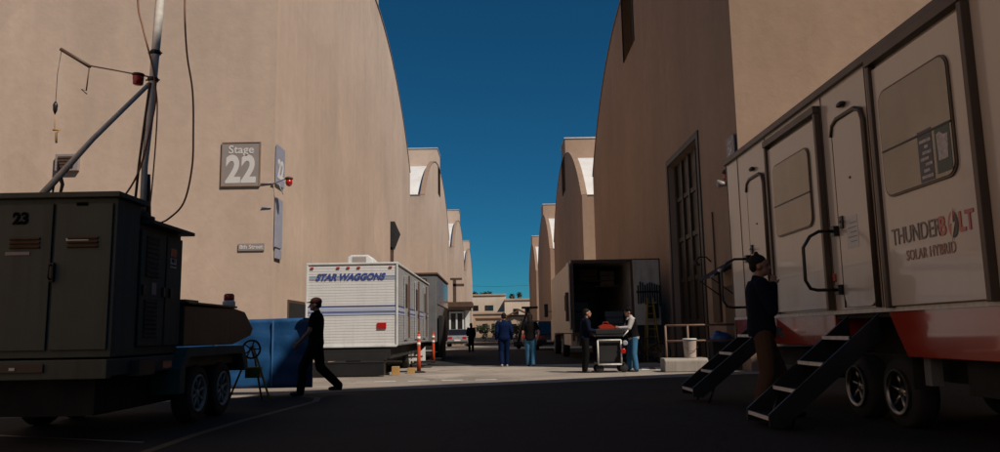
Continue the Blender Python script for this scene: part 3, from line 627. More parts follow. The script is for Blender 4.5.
# chassis, skirt, fenders, wheels, lights
q = MB(); q.box(-6.5, GX + .03, 7.98, 8.12 - .03, .70, .90); q.box(-6.4, GX, 8.12, 12.3, .72, .90); q.build('chassis_frame', M['gen'], gt, bevel=.01)
q = MB(); q.box(-5.2, -4.72, 7.955, 7.978, .78, .86, M['trim']); q.build('tail_lamp', parent=gt)
q = MB(); q.box(-5.06, -5.0, 7.945, 7.953, .80, .83, M['signw']); q.build('tail_lens', parent=gt)
q = MB(); q.box(-4.14, -4.0, 8.55, 8.95, .70, .87, M['trim']); q.build('side_lamp', parent=gt)
q = MB(); q.box(-3.97, -3.96, 9.05, 9.3, .76, .84); q.build('side_reflector', M['red'], gt)
q = MB(); q.prism([(9.55, .42), (9.55, .72), (9.78, .98), (11.9, .98), (12.1, .72), (12.1, .6), (11.95, .6), (11.8, .86), (9.85, .86), (9.72, .72), (9.72, .42)], 'x', -4.32, -3.96); q.build('fender', M['gen2'], gt, bevel=.01)
q = MB(); q.box(-6.2, -4.35, 8.3, 12.2, .30, .71); q.build('underframe', M['blackm'], gt)
for y in (10.33, 11.22):
    wheel(gt, -4.14, y, .375, .375, .22, M['trailwheel'], 1, 8); wheel(gt, -6.1, y, .375, .375, .22, M['trailwheel'], -1, 8)
q = MB(); q.prism([(9.86, 1.0), (9.86, 1.52), (11.75, 1.54), (12.2, 1.50), (12.62, 1.24), (12.5, 1.13), (11.7, 1.0)], 'x', -5.9, -4.06); q.build('stowage_bin', M['brown'], gt, bevel=.012)
q = MB(); q.box(-5.92, -4.02, 9.88, 11.72, 1.545, 1.575); q.build('bin_lid', M['brown'], gt, bevel=.008)
q = MB(); q.box(-4.3, -4.08, 9.92, 10.35, 1.578, 1.605); q.build('hinge_plate', M['wood'], gt)
t = thing('beacon_lantern', (-4.2, 11.85, 1.54), 'red topped white beacon lantern on the brown stowage bin', 'beacon lamp')
q = MB(); q.lathe([(.09, 0), (.095, .02), (.095, .1), (.08, .12)], (-4.2, 11.85, 1.548), 18); q.build('base', M['whitem'], t)
q = MB(); q.lathe([(.075, .12), (.08, .13), (.08, .2), (.06, .225)], (-4.2, 11.85, 1.552), 18); q.build('lens', M['red'], t)

# mast
ms = thing('lighting_mast', (-4.19, 8.85, 2.48), 'tall pale blue steel mast with cables rising from the generator roof', 'mast')
q = MB(); q.tube([(-4.19, 8.85, 2.5), (-4.19, 8.85, 3.15), (-4.16, 8.85, 3.7), (-4.14, 8.85, 4.2), (-4.10, 8.85, 5.22), (-4.06, 8.85, 6.4)], [.036, .036, .042, .046, .052, .052], 12); q.build('pole', M['galv'], ms)
q = MB(); q.tube([(-4.27, 8.8, 2.5), (-4.235, 8.8, 3.15), (-4.20, 8.82, 3.7), (-4.15, 8.80, 4.15)], .016, 8); q.build('strut', M['trim'], ms)
q = MB(); q.tube([(-4.15, 8.93, 2.5), (-4.18, 8.92, 3.05)], .03, 8); q.build('strut', M['black'], ms)
for z, x in ((4.2, -4.14), (4.54, -4.125)):
    q = MB(); q.lathe([(.055, -.02), (.064, -.01), (.064, .02), (.055, .03)], (x, 8.85, z), 12); q.tube([(x - .09, 8.85, z), (x + .08, 8.85, z)], .009, 6); q.build('clamp', M['black'], ms)
q = MB(); q.lathe([(.14, 0), (.14, .04), (.08, .06), (.08, .1)], (-4.19, 8.85, 2.486), 16); q.build('base_plate', M['trim'], ms)
br = thing('brace_pole', (-5.35, 8.45, 2.69), 'slanting grey metal brace pole leaning up from generator roof to mast', 'pole')
q = MB(); q.tube([(-5.16, 8.42, 2.69), (-4.7, 8.62, 3.42), (-4.17, 8.83, 4.15)], [.042, .03, .026], 12); q.build('pole', M['galv'], br)
ar = thing('bracket_arm', (-4.9, 8.85, 4.3), 'thin jointed arm with hanging cords at upper left', 'bracket')
q = MB(); q.tube([(-5.28, 8.85, 4.61), (-4.91, 8.85, 4.38)], .022, 8); q.build('arm', M['trim'], ar)
q = MB(); q.tube([(-4.95, 8.85, 4.40), (-4.6, 8.85, 4.33), (-4.18, 8.85, 4.24)], .009, 6); q.build('arm', M['trim'], ar)
q = MB(); q.tube([(-5.27, 8.85, 4.60), (-5.30, 8.85, 4.3), (-5.3, 8.85, 3.92)], .0035, 5); q.lathe([(.01, 0), (.028, -.04), (.024, -.11), (.005, -.16)], (-5.3, 8.85, 3.95), 8); q.build('hanging_cord', M['black'], ar)
q = MB(); q.tube([(-5.3, 8.85, 3.80), (-5.29, 8.85, 3.6)], .0035, 5); q.tube([(-5.31, 8.85, 3.60), (-5.23, 8.85, 3.60), (-5.27, 8.85, 3.56), (-5.26, 8.85, 3.44)], .012, 6); q.build('cord_hook', M['wood'], ar)
q = MB(); q.tube([(-4.92, 8.85, 4.37), (-4.94, 8.85, 4.08), (-5.0, 8.85, 4.10), (-4.93, 8.85, 4.04)], .008, 5); q.build('hanging_cord', M['trim'], ar)
wl = thing('warning_lamp', (-4.31, 8.85, 4.2), 'small red warning lamp hanging from the jointed arm by the mast', 'lamp')
q = MB(); q.lathe([(.05, .06), (.066, .04), (.058, -.05), (.03, -.06)], (-4.31, 8.83, 4.19), 14); q.build('lens', M['red'], wl)
q = MB(); q.lathe([(.07, .0), (.07, .02), (.02, .03)], (-4.31, 8.83, 4.252), 14); q.build('lamp_hood', M['trim'], wl)
def cable(pts, label, r=.011, m='cable'):
    # smooth with Catmull-Rom
    P = [Vector(p) for p in pts]; P = [P[0]] + P + [P[-1]]; out = []
    for i in range(1, len(P) - 2):
        for k in range(6):
            t = k / 6; a, b_, c, d_ = P[i - 1], P[i], P[i + 1], P[i + 2]
            out.append(.5 * ((2 * b_) + (-a + c) * t + (2 * a - 5 * b_ + 4 * c - d_) * t * t + (-a + 3 * b_ - 3 * c + d_) * t ** 3))
    out.append(P[-1]); q = MB(); q.tube(out, r, 6)
    return tag(q.build('cable', M[m], loc=tuple(P[0])), label, 'cable')
cable([(-3.86, 9.0, 5.9), (-3.86, 9.0, 5.21), (-3.81, 9.0, 4.6), (-3.72, 9.0, 4.1), (-3.69, 9.0, 3.57), (-3.69, 9.0, 3.14), (-3.77, 9.0, 2.72), (-3.95, 9.0, 2.52), (-4.12, 9.1, 2.485)], 'brown cable looping down right of the mast onto the roof')
cable([(-4.36, 8.8, 6.0), (-4.35, 8.8, 5.2), (-4.27, 8.8, 4.84), (-4.15, 8.78, 4.45), (-4.10, 8.78, 4.25), (-4.07, 8.79, 3.95), (-4.11, 8.78, 3.6), (-4.2, 8.76, 3.1), (-4.32, 8.72, 2.8), (-4.42, 8.68, 2.69)], 'brown cable twisting around the mast and left to the roof')
cable([(-4.1, 8.79, 4.2), (-4.05, 8.79, 3.9), (-4.05, 8.8, 3.45), (-4.07, 8.8, 2.85), (-4.1, 8.82, 2.55), (-4.12, 8.86, 2.486)], 'thin brown cable hanging straight beside the mast', .008)
t = thing('strap_bundle', (-5.05, 8.4, 2.69), 'dark strap ends standing up on the generator roof behind the brace pole', 'strap')
q = MB(); q.tube([(-4.98, 8.5, 2.69), (-4.95, 8.5, 2.86), (-5.0, 8.5, 3.0), (-5.02, 8.5, 3.12)], [.012, .02, .026, .006], 6); q.build('strap', M['trim'], t)
q = MB(); q.tube([(-5.06, 8.5, 2.69), (-5.05, 8.5, 2.85), (-5.03, 8.5, 2.95)], [.006, .014, .004], 6); q.build('strap', M['brown'], t)

# blue covered flat
bp = thing('tarpaulin_flat', (-5.2, 14.85, .1), 'large flat board wrapped in blue tarpaulin carried by the walking man', 'covered board')
nx, nz = 44, 16; vs = []
for side_ in (0, 1):
    for i in range(nx + 1):
        for j in range(nz + 1):
            x = -6.7 + 3.08 * i / nx; z = .13 + (1.33 - .04 * (1 - i / nx)) * j / nz
            fold = .012 * math.sin(x * 9 + z * 3) + .01 * math.sin(z * 14 + x * 2.3) + random.uniform(-.003, .003)
            vs.append((x, 14.85 + (.05 if side_ else 0) + fold * (1 if not side_ else .4), z))
nn = (nx + 1) * (nz + 1); fs = []
for sd_ in (0, 1):
    for i in range(nx):
        for j in range(nz):
            a = sd_ * nn + i * (nz + 1) + j; fs.append((a, a + nz + 1, a + nz + 2, a + 1))
for i in range(nx):
    for j in (0, nz):
        a = i * (nz + 1) + j; fs.append((a, a + nz + 1, nn + a + nz + 1, nn + a))
for j in range(nz):
    for i in (0, nx):
        a = i * (nz + 1) + j; fs.append((a, a + 1, nn + a + 1, nn + a))
q = MB(); q.add(vs, fs, smooth=True); q.build('tarpaulin', M['tarp'], bp)
for x in (-5.5, -4.4):
    q = MB(); q.box(x, x + .03, 14.815, 14.832, .16, 1.42); q.build('seam_tape', M['tape'], bp)

# yellow tripod with a wheel
tp = thing('cable_reel_stand', (-4.27, 13.2, 0), 'yellow tripod stand carrying a black hand wheel beside the generator', 'stand')
for a, b_ in (((-4.24, 13.2, .95), (-3.82, 12.9, 0)), ((-4.27, 13.2, .95), (-4.57, 12.95, 0)), ((-4.26, 13.25, .95), (-4.22, 13.7, 0))):
    q = MB(); q.tube([a, b_], .018, 8); q.build('leg', M['yellow'], tp)
q = MB(); q.box(-4.32, -4.07, 13.05, 13.2, .42, .6); q.build('winch_box', M['yellow'], tp, bevel=.01)
q = MB(); q.tube([(-4.22 + .15 * math.cos(2 * math.pi * k / 24), 13.05, .90 + .15 * math.sin(2 * math.pi * k / 24)) for k in range(25)], .018, 8)
for k in range(5): a = k * 1.2566; q.tube([(-4.22, 13.05, .90), (-4.22 + .15 * math.cos(a), 13.05, .90 + .15 * math.sin(a))], .012, 6)
q.build('hand_wheel', M['black'], tp)

# ------------------------------------------------------------------ white travel trailer
rv = thing('travel_trailer', (-4.05, 25.5, 0), 'white ribbed travel trailer with blue stripes parked against left stage', 'trailer')
b = MB(); b.prism([(-5.3, .84), (-5.3, 2.98), (-5.22, 3.06), (-2.9, 3.06), (-2.82, 2.98), (-2.82, .78)], 'y', 21, 21.06); b.build('rear_wall', M['rvw'], rv, bevel=.01)
b = MB(); b.box(-5.3, -2.83, 21.063, 30.4, .8, 3.03); b.build('body', M['rva'], rv, bevel=.03)
b = MB(); b.box(-5.33, -2.79, 20.97, 30.5, 3.045, 3.10); b.box(-2.845, -2.79, 20.965, 20.998, .8, 3.04); b.box(-5.33, -5.275, 20.965, 20.998, .82, 3.04); b.box(-5.3, -2.82, 20.965, 20.998, .775, .84); b.build('edge_trim', M['whitem'], rv, bevel=.012)
for z, h_, m_ in ((1.885, .03, 'blue'), (1.76, .09, 'lblue'), (1.655, .055, 'lblue'), (1.71, .02, 'blue')):
    b = MB(); b.box(-5.27, -2.85, 20.988, 20.999, z, z + h_); b.build('stripe', M[m_], rv)
    b = MB(); b.box(-2.829, -2.82, 21.1, 30.2, z, z + h_); b.build('stripe', M[m_], rv)
for k in range(4):
    b = MB(); b.box(-5.24, -2.87, 20.993, 20.9992, 2.62 + k * .035, 2.635 + k * .035); b.build('stripe', M['lblue'], rv)
text('STAR WAGGONS', .245, M['blue'], rv, (-4.12, 20.985, 2.70), FRONT, off=.010, shear=.35, sx=.98)
for x in (-5.17, -4.45, -4.17, -3.88, -3.0):
    b = MB(); b.box(x - .045, x + .045, 20.97, 20.998, 2.94, 2.985); b.build('marker_lamp', M['red'], rv, bevel=.006)
b = MB(); b.box(-3.36, -3.11, 20.965, 20.998, 1.27, 1.44); b.build('tail_lamp', M['red'], rv, bevel=.01)
for x0, y0 in ((-4.05, 22.0), (-4.75, 24.5)):
    b = MB(); b.prism([(x0 - .35, 3.11), (x0 - .33, 3.36), (x0 - .25, 3.42), (x0 + .25, 3.42), (x0 + .38, 3.3), (x0 + .4, 3.11)], 'y', y0, y0 + .9); a_ = b.build('roof_air_conditioner', M['whitem'], rv, bevel=.02)
    b = MB(); b.box(x0 - .2, x0 + .2, y0 - .012, y0 - .002, 3.17, 3.36); b.build('intake_grille', M['signg'], a_)
for y in (22.6, 25.4, 28.2):
    b = MB(); b.box(-2.815, -2.79, y, y + .75, .95, 2.85); dd = b.build('door', M['rva'], rv, bevel=.01)
    b = MB(); b.box(-2.787, -2.775, y + .08, y + .5, 1.9, 2.6); b.build('window', M['dglass'], dd)
    b = MB(); b.box(-2.787, -2.765, y + .62, y + .68, 1.65, 1.78); b.build('door_handle', M['black'], dd)
    b = MB(); b.box(-2.812, -2.77, y + .95, y + 1.05, 1.0, 2.9); b.build('downpipe', M['trim'], rv)
    b = MB(); b.box(-2.79, -2.35, y + .02, y + .72, .42, .46); b.box(-2.6, -2.2, y + .02, y + .72, .18, .22); b.build('folding_step', M['black'], rv)
b = MB(); b.box(-5.15, -3.0, 21.0, 30.2, .46, .77); b.box(-5.0, -3.1, 20.85, 20.96, .42, .62); b.build('chassis', M['blackm'], rv)
for x in (-4.95, -3.12):
    for y in (25.6, 26.5): wheel(rv, x, y, .34, .34, .2, M['trailwheel'], 1 if x > -4 else -1)
for x in (-4.9, -3.2):
    b = MB(); b.tube([(x, 21.35, .46), (x, 21.35, .06)], .03, 8); b.box(x - .12, x + .12, 21.23, 21.47, .0, .06); b.build('stabiliser_jack', M['black'], rv)
q = MB(); q.prism([(-2.78, .3), (-2.3, .72), (-2.3, .3)], 'y', 23.6, 23.66)
tag(q.build('skirt_panel', M['whitem'], loc=(-2.6, 23.6, .28)), 'white triangular panel leaning at the side of the white trailer', 'panel')
bb = thing('steel_case', (-4.4, 20.9, 0), 'long low black equipment case on the ground under the white trailer', 'case')
q = MB(); q.box(-5.2, -3.1, 20.55, 20.83, .03, .36); q.build('box', M['black'], bb, bevel=.015)
q = MB(); q.box(-5.22, -3.08, 20.54, 20.84, .363, .40); q.build('lid', M['black'], bb, bevel=.01)
for i, (x, y, lb) in enumerate(((-2.88, 21.2, 'pale timber block on the ground at the white trailer corner'), (-2.55, 22.0, 'second pale timber block lying nearer the orange delineator post'))):
    q = MB(); q.box(x - .1, x + .1, y - .1, y + .1, 0, .16 if i else .24); tag(q.build('timber_block', M['wood'], loc=(x, y, 0), bevel=.01), lb, 'block')

# delineators
def cone(x, y, label):
    t_ = thing('delineator_post', (x, y, 0), label, 'traffic post', group='orange delineator posts beside the white trailer')
    q = MB(); q.lathe([(.2, 0), (.2, .03), (.12, .05), (.06, .06)], (0, 0, 0), 8); q.build('base', M['blackm'], t_, local=True)
    q = MB(); q.lathe([(.06, .06), (.052, .5), (.045, 1.0), (.04, 1.1), (.02, 1.12)], (0, 0, 0), 14); p_ = q.build('post', M['orange'], t_, local=True)
    for z in (.78, .95):
        q = MB(); q.lathe([(.052, z), (.0505, z + .09)], (0, 0, 0), 14); q.build('reflective_band', M['signw'], p_, local=True)
    q = MB(); q.tube([(-.03, 0, 1.12), (-.03, 0, 1.16), (0, 0, 1.19), (.03, 0, 1.16), (.03, 0, 1.12)], .012, 6); q.build('handle_loop', M['orange'], t_, local=True)
    return t_
cone(-2.36, 22.3, 'nearer orange delineator post with white bands')
cone(-2.45, 28.2, 'farther orange delineator post with white bands, the right one of the pair')

# grey trailer behind
gr = thing('equipment_trailer', (-4, 37, 0), 'dark grey equipment trailer parked right behind the white trailer', 'trailer')
b = MB(); b.box(-5.3, -2.72, 33, 40, .75, 3.66); b.build('body', M['gtr'], gr, bevel=.04)
b = MB(); b.box(-5.35, -2.67, 32.95, 40.1, 3.663, 3.75); b.build('roof_edge', M['trim'], gr, bevel=.01)
b = MB(); b.box(-2.715, -2.69, 33.3, 39.8, 2.4, 3.55); b.build('side_panel', M['bgl'], gr)
b = MB(); b.box(-3.55, -3.15, 32.97, 32.995, 3.25, 3.5); f = b.build('window', M['black'], gr); b = MB(); b.box(-3.5, -3.2, 32.955, 32.967, 3.3, 3.45); b.build('pane', M['signg'], f)
b = MB(); b.box(-4.0, -3.2, 32.97, 32.995, .95, 2.9); dd = b.build('door', M['bgl'], gr, bevel=.01); b = MB(); b.box(-3.32, -3.26, 32.93, 32.967, 1.8, 1.95); b.build('door_handle', M['black'], dd)
b = MB(); b.box(-4.9, -4.2, 33.6, 34.6, 3.753, 3.98); b.build('roof_vent', M['whitem'], gr, bevel=.03)
b = MB(); b.box(-5.1, -2.9, 33.1, 39.8, .42, .75); b.build('chassis', M['blackm'], gr)
for y in (36, 37): wheel(gr, -2.95, y, .38, .38, .24, M['trailwheel'], 1)
b = MB(); b.box(-2.66, -2.5, 33.2, 35.4, .1, 1.9); b.build('side_locker', M['blackm'], gr, bevel=.02)

# kiosk with white door and pipe frame
kk = thing('gatehouse', (-4.4, 70, 0), 'small tan office with dark canopy and white framed door far down the left', 'kiosk')
b = MB(); b.box(-6.9, -2.7, 69.8, 73, 0, 3.5); b.build('wall', M['wallF'], kk)
b = MB(); b.box(-4.9, -2.5, 69.0, 73.1, 3.503, 3.95); b.build('canopy', M['trim'], kk)
b = MB(); b.box(-4.85, -3.25, 69.72, 69.797, .3, 3.2); b.build('door_opening', M['black'], kk)
b = MB()
for x in (-4.6, -4.0, -3.4): b.box(x, x + .15, 69.64, 69.717, .4, 3.1)
for z in (2.95, 1.1): b.box(-4.446, -3.404, 69.65, 69.715, z, z + .14)
b.build('door_frame', M['whitem'], kk)
b = MB(); b.box(-3.15, -2.72, 69.7, 69.797, .2, 3.2); b.build('white_panel', M['whitem'], kk)
pf = thing('gallows_sign_post', (-4.1, 72, 4), 'brown gallows shaped pipe frame above the small far office', 'frame')
b = MB(); b.box(-4.35, -4.05, 71.4, 71.6, 4.003, 6.1); b.box(-4.35, -3.3, 71.4, 71.6, 5.5, 5.75); b.box(-4.6, -3.5, 71.38, 71.62, 6.1, 6.3); b.build('beam', M['trim'], pf)

# ------------------------------------------------------------------ box truck on the right
bt = thing('box_truck', (3.9, 34, 0), 'open backed box truck parked against the right stage, its cargo bay dark', 'truck')
BX0, BX1, BY0, BY1, BZ0, BZ1 = 2.76, 5.1, 29, 40.2, 1.05, 3.76
b = MB(); b.box(BX0, BX0 + .05, BY0 + .06, BY1, BZ0, BZ1); b.box(BX1 - .05, BX1, BY0 + .06, BY1, BZ0, BZ1); b.box(BX0 + .052, BX1 - .052, BY1 - .06, BY1, BZ0, BZ1)
b.build('cargo_wall', M['truckw'], bt)
b = MB(); b.box(BX0, BX1, BY0 + .06, BY1, BZ1 + .002, BZ1 + .05); b.build('cargo_roof', M['truckw'], bt)
b = MB(); b.box(BX0 + .052, BX1 - .052, BY0 + .06, BY1 - .062, BZ0, BZ0 + .06); b.build('cargo_floor', M['blackm'], bt)
b = MB(); b.box(BX0 - .01, BX0 + .08, BY0, BY0 + .057, BZ0 - .3, BZ1 + .06); b.box(BX1 - .08, BX1 + .01, BY0, BY0 + .057, BZ0 - .3, BZ1 + .06); b.box(BX0 + .082, BX1 - .082, BY0, BY0 + .057, BZ1 - .06, BZ1 + .06); b.box(BX0 + .082, BX1 - .082, BY0, BY0 + .057, BZ0 - .12, BZ0 + .02)
b.build('rear_frame', M['trim'], bt)
b = MB(); b.box(BX1 + .02, BX1 + 1.0, BY0 - .05, BY0 - .0, 1.3, BZ1 + .02); dr = b.build('rear_door', M['truckw'], bt, bevel=.01); tag(dr, 'rear door swung open to the right')
b = MB(); b.box(BX1 + .0, BX1 + .06, BY0 - .06, BY0 + .003, BZ1 + .03, BZ1 + .06); b.box(BX1 + 1.003, BX1 + 1.05, BY0 - .06, BY0 + .01, 1.28, BZ1 + .06); b.box(BX1 + .02, BX1 + 1.0, BY0 - .06, BY0 + .01, BZ1 + .023, BZ1 + .06); b.build('door_edge', M['trim'], dr)
b = MB(); b.box(BX0 - .10, BX0 - .05, BY0 + .1, BY0 + 1.2, 1.2, BZ1); dl = b.build('rear_door', M['truckw'], bt, bevel=.01); tag(dl, 'rear door folded back along the left side')
b = MB()
for k, (z0, z1) in enumerate(((1.5, 2.6), (1.9, 2.5))): b.box(BX0 - .22, BX0 - .103, BY0 + .3 + k * .4, BY0 + .5 + k * .4, z0, z1)
b.build('door_hardware', M['trim'], dl)
b = MB(); b.box(BX0 + .3, BX1 - .3, BY0 + .4, BY1 - 1, .62, .95); b.build('chassis', M['blackm'], bt)
b = MB(); b.box(BX0 + .04, BX0 + .3, BY0 + 1.3, BY0 + 4.6, .55, 1.02); b.build('side_locker', M['truckw'], bt, bevel=.02)
for y in (34.6, 39.5):
    for x in (BX0 + .2, BX1 - .2): wheel(bt, x, y, .48, .48, .28, M['trailwheel'], -1 if x < 4 else 1)
b = MB(); b.prism([(40.4, .6), (40.4, 2.9), (41.2, 2.9), (41.9, 2.0), (42.8, 1.75), (42.9, .6)], 'x', BX0 + .1, BX1 - .1); b.build('cab', M['truckw'], bt, bevel=.05)
b = MB(); b.box(BX0 - .35, BX0 - .15, 41.2, 41.3, 1.9, 2.6); b.tube([(BX0 + .1, 41.3, 2.2), (BX0 - .2, 41.3, 2.2)], .02, 6); b.build('door_mirror', M['black'], bt)
b = MB(); b.box(BX0 + .2, BX1 - .2, BY0 - .2, BY0 - .05, .55, .72); b.build('step_bumper', M['black'], bt)
# tools and straps hung on the open door
rk = thing('tool_rack', (5.6, 28.9, 1.6), 'dark tools and straps hung on the open truck door', 'tool rack')
b = MB(); b.box(5.2, 6.1, 28.9, 28.945, 2.52, 2.58)
for k in range(10):
    x = 5.24 + k * .09; b.box(x, x + .045, 28.86, 28.9, 2.0 + .2 * random.random(), 2.75 + .2 * random.random())
b.box(5.55, 6.0, 28.82, 28.9, 1.55, 2.1); b.build('tools', M['blackm'], rk)
# load in the truck
for i, (x0, x1, y, z0, z1, m_, lb) in enumerate(((3.1, 3.9, 30.2, 3.1, 3.55, 'hatred', 'red folded blanket stack high inside the dark truck'), (4.0, 4.6, 30.4, 2.9, 3.5, 'trim', 'brown crate high inside the truck beside the red stack'), (2.9, 3.6, 31, 1.12, 2.3, 'black', 'black case standing inside the truck at left'), (4.2, 4.95, 30.6, 1.12, 1.9, 'gtr', 'grey case inside the truck at right'))):
    b = MB()
    if z0 > 2: b.box(x0 - .2, x1 + .2, y - .05, y + .7, z0 - .05, z0 - .003); 
    for k in range(3): h_ = (z1 - z0) / 3; b.box(x0 + random.uniform(0, .05), x1, y, y + .6, z0 + k * h_, z0 + (k + 1) * h_ - .012)
    tag(b.build('storage_case', M[m_], loc=((x0 + x1) / 2, y + .3, z0), bevel=.02), lb, 'case')
# step ladder and bicycle near the open door
ld = thing('step_ladder', (5.55, 28.4, 0), 'yellow step ladder standing beneath the open truck door', 'ladder')
for x0, x1, y in ((5.35, 5.5, 28.1), (5.85, 5.7, 28.1)):
    b = MB(); b.tube([(x0, 28.0, 0), (x1, 28.35, 2.3)], .025, 6); b.build('rail', M['yellow'], ld)
    b = MB(); b.tube([(x0, 28.75, 0), (x1, 28.4, 2.25)], .02, 6); b.build('rail', M['yellow'], ld)
for k in range(7):
    z = .3 + k * .28; w_ = .25 - .1 * z / 2.3; b = MB(); b.box(5.6 - w_, 5.6 + w_, 28.02 + .35 * z / 2.3, 28.12 + .35 * z / 2.3, z, z + .03); b.build('step', M['yellow'], ld)
bk = thing('bicycle', (4.9, 26, 0), 'dark bicycle parked by the truck beside the stage door', 'bicycle')
for x in (4.42, 5.42):
    b = MB(); b.tube([(x + .33 * math.cos(2 * math.pi * k / 28), 26, .34 + .33 * math.sin(2 * math.pi * k / 28)) for k in range(29)], .02, 6); wh = b.build('wheel', M['rubber'], bk)
    b = MB()
    for k in range(10): a = k * .628; b.tube([(x, 26, .34), (x + .32 * math.cos(a), 26, .34 + .32 * math.sin(a))], .003, 4)
    b.build('spoke', M['galv'], wh)
b = MB(); F = dict(bb=(4.88, 26, .3), seat=(4.75, 26, .85), head=(5.22, 26, .82), rear=(4.42, 26, .34), front=(5.42, 26, .34))
for a, c in (('bb', 'seat'), ('bb', 'head'), ('seat', 'head'), ('bb', 'rear'), ('seat', 'rear'), ('head', 'front')): b.tube([F[a], F[c]], .017, 8)
b.build('bike_frame', M['dark'], bk)
b = MB(); b.tube([(5.22, 26, .8), (5.18, 26, 1.0), (5.2, 25.75, 1.02)], .013, 6); b.tube([(5.18, 26, 1.0), (5.2, 26.25, 1.02)], .013, 6); b.build('handlebar', M['black'], bk)
b = MB(); b.tube([(4.75, 26, .84), (4.72, 26, .95)], .013, 6); b.ball((4.72, 26, .97), (.13, .07, .03)); b.build('saddle', M['black'], bk)

# ------------------------------------------------------------------ cart with load
ct = thing('equipment_cart', (2.95, 20.7, 0), 'black equipment cart being loaded by two people behind the truck', 'cart')
CX0, CX1, CY0, CY1 = 2.6, 3.22, 20.5, 21.15
for z in (.22, .95):
    b = MB(); b.box(CX0 - .03, CX1 + .08, CY0, CY1, z, z + .05); b.build('shelf', M['black'], ct, bevel=.01)
b = MB()
for x in (CX0, CX1):
    b.tube([(x, CY0 - .01, .22), (x, CY0 - .01, .86)], .02, 8)
b.tube([(CX0, CY0 - .01, .86), (CX1, CY0 - .01, .86)], .02, 8); b.tube([(CX0, CY0 - .01, .22), (CX1, CY0 - .01, .22)], .02, 8); b.build('end_frame', M['galv'], ct)
b = MB(); b.box(CX0 + .03, CX1 - .03, CY0 + .05, CY1 - .05, .28, .84); b.build('drawer_box', M['blackm'], ct, bevel=.01)
b = MB(); b.tube([(CX1 + .06, CY0, .95), (CX1 + .2, CY0, 1.1), (CX1 + .2, CY1, 1.1), (CX1 + .06, CY1, .95)], .018, 8); b.build('push_handle', M['galv'], ct)
for x in (CX0 + .04, CX1 + .06):
    for y in (CY0 + .06, CY1 - .06):
        b = MB(); b.lathe([(.1, -.03), (.11, -.02), (.11, .02), (.1, .03)], (x, y, .11), 18, 'y'); b.build('caster', M['rubber'], ct)
ld_ = MB(); ld_.box(2.55, 3.3, 20.55, 21.1, 1.003, 1.16); tag(ld_.build('lighting_case', M['blackm'], loc=(2.9, 20.8, 1), bevel=.03), 'black soft case lying on top of the cart', 'case')
ld_ = MB(); ld_.prism([(2.68, 1.163), (2.66, 1.24), (2.8, 1.29), (3.0, 1.27), (3.1, 1.2), (3.08, 1.163)], 'y', 20.6, 20.9); ld_.tube([(2.78, 20.75, 1.28), (2.8, 20.75, 1.34), (2.93, 20.75, 1.34), (2.95, 20.75, 1.28)], .012, 6)
tag(ld_.build('red_tool_bag', M['rred'], loc=(2.9, 20.75, 1.16), bevel=.02), 'red tool bag with a looped handle on top of the cart load', 'bag')
for x, z, m_, lb in ((3.32, .78, 'signb', 'pale round roll of tape hanging at the upper end of the cart'), (3.26, .57, 'red', 'red roll of tape hanging lower at the end of the cart')):
    b = MB(); b.lathe([(.04, -.03), (.068, -.03), (.068, .03), (.04, .03)], (x, 20.44, z), 18, 'y'); tag(b.build('tape_roll', M[m_], loc=(x, 20.44, z)), lb, 'tape roll')

# ------------------------------------------------------------------ cars and far clutter
def car(x, y, rz, m, label, L_=4.5, W_=1.8, H_=1.45, suv=False):
    t_ = thing('parked_car', (x, y, 0), label, 'car', rz)
    h = W_ / 2
    def shell(prof, w0, m_, name, par, bev=.03):
        b = MB(); b.prism(prof, 'x', -w0, w0); o = b.build(name, m_, par, local=True, bevel=bev); return o
    bd = shell([(-L_ / 2, .3), (-L_ / 2 - .04, .6), (-L_ / 2 + .02, .92), (-L_ / 2 + .5, .98), (L_ / 2 - 1.2, .95), (L_ / 2 - .1, .8), (L_ / 2, .6), (L_ / 2, .3)], h, m, 'body', t_, .08)
    rear = -L_ / 2 + (.25 if suv else .55)
    shell([(rear, .96), (rear + .35, H_ - .03), (rear + .7, H_), (.6, H_), (1.2, .96)], h - .14, M['dglass'], 'window', t_, .05)
    b = MB(); b.box(-h + .2, h - .2, rear + .5, .5, H_ - .01, H_ + .03); b.build('roof', m, t_, local=True, bevel=.03)
    for s_x in (-1, 1):
        b = MB(); b.box(s_x * (h - .3) - .16, s_x * (h - .3) + .16, -L_ / 2 - .05, -L_ / 2 + .04, .66, .86); b.build('tail_lamp', M['red'], t_, local=True, bevel=.02)
        b = MB(); b.box(s_x * (h - .3) - .16, s_x * (h - .3) + .16, L_ / 2 - .1, L_ / 2 - .0, .6, .72); b.build('headlight', M['signw'], t_, local=True, bevel=.02)
        for yy in (-L_ / 2 + .8, L_ / 2 - .8):
            b = MB(); b.lathe([(.2, -.1), (.31, -.1), (.33, -.07), (.33, .07), (.31, .1), (.2, .1)], (s_x * (h - .1), yy, .33), 24, 'x'); wl_ = b.build('wheel', M['rubber'], t_, local=True)
            b = MB(); b.lathe([(.21, -.02), (.21, .02), (.05, .04)], (s_x * (h - .03), yy, .33), 18, 'x'); b.build('rim', M['galv'], wl_, local=True)
    b = MB(); b.box(-.26, .26, -L_ / 2 - .06, -L_ / 2 - .04, .5, .62); b.build('number_plate', M['signw'], t_, local=True)
    b = MB(); b.box(-h + .05, h - .05, -L_ / 2 - .08, -L_ / 2 + .05, .32, .46); b.build('bumper', M['blackm'], t_, local=True, bevel=.02)
    return t_
car(-3.55, 66, 0, M['silver'], 'silver parked car with red tail lamp before the far office')
car(3.15, 50, 0, M['dark'], 'dark parked car just beyond the box truck on the right', suv=True, H_=1.75)
car(2.4, 62, 0, M['dark'], 'dark van parked farther off behind the slanting boom stand', suv=True, H_=2.0, L_=4.8)
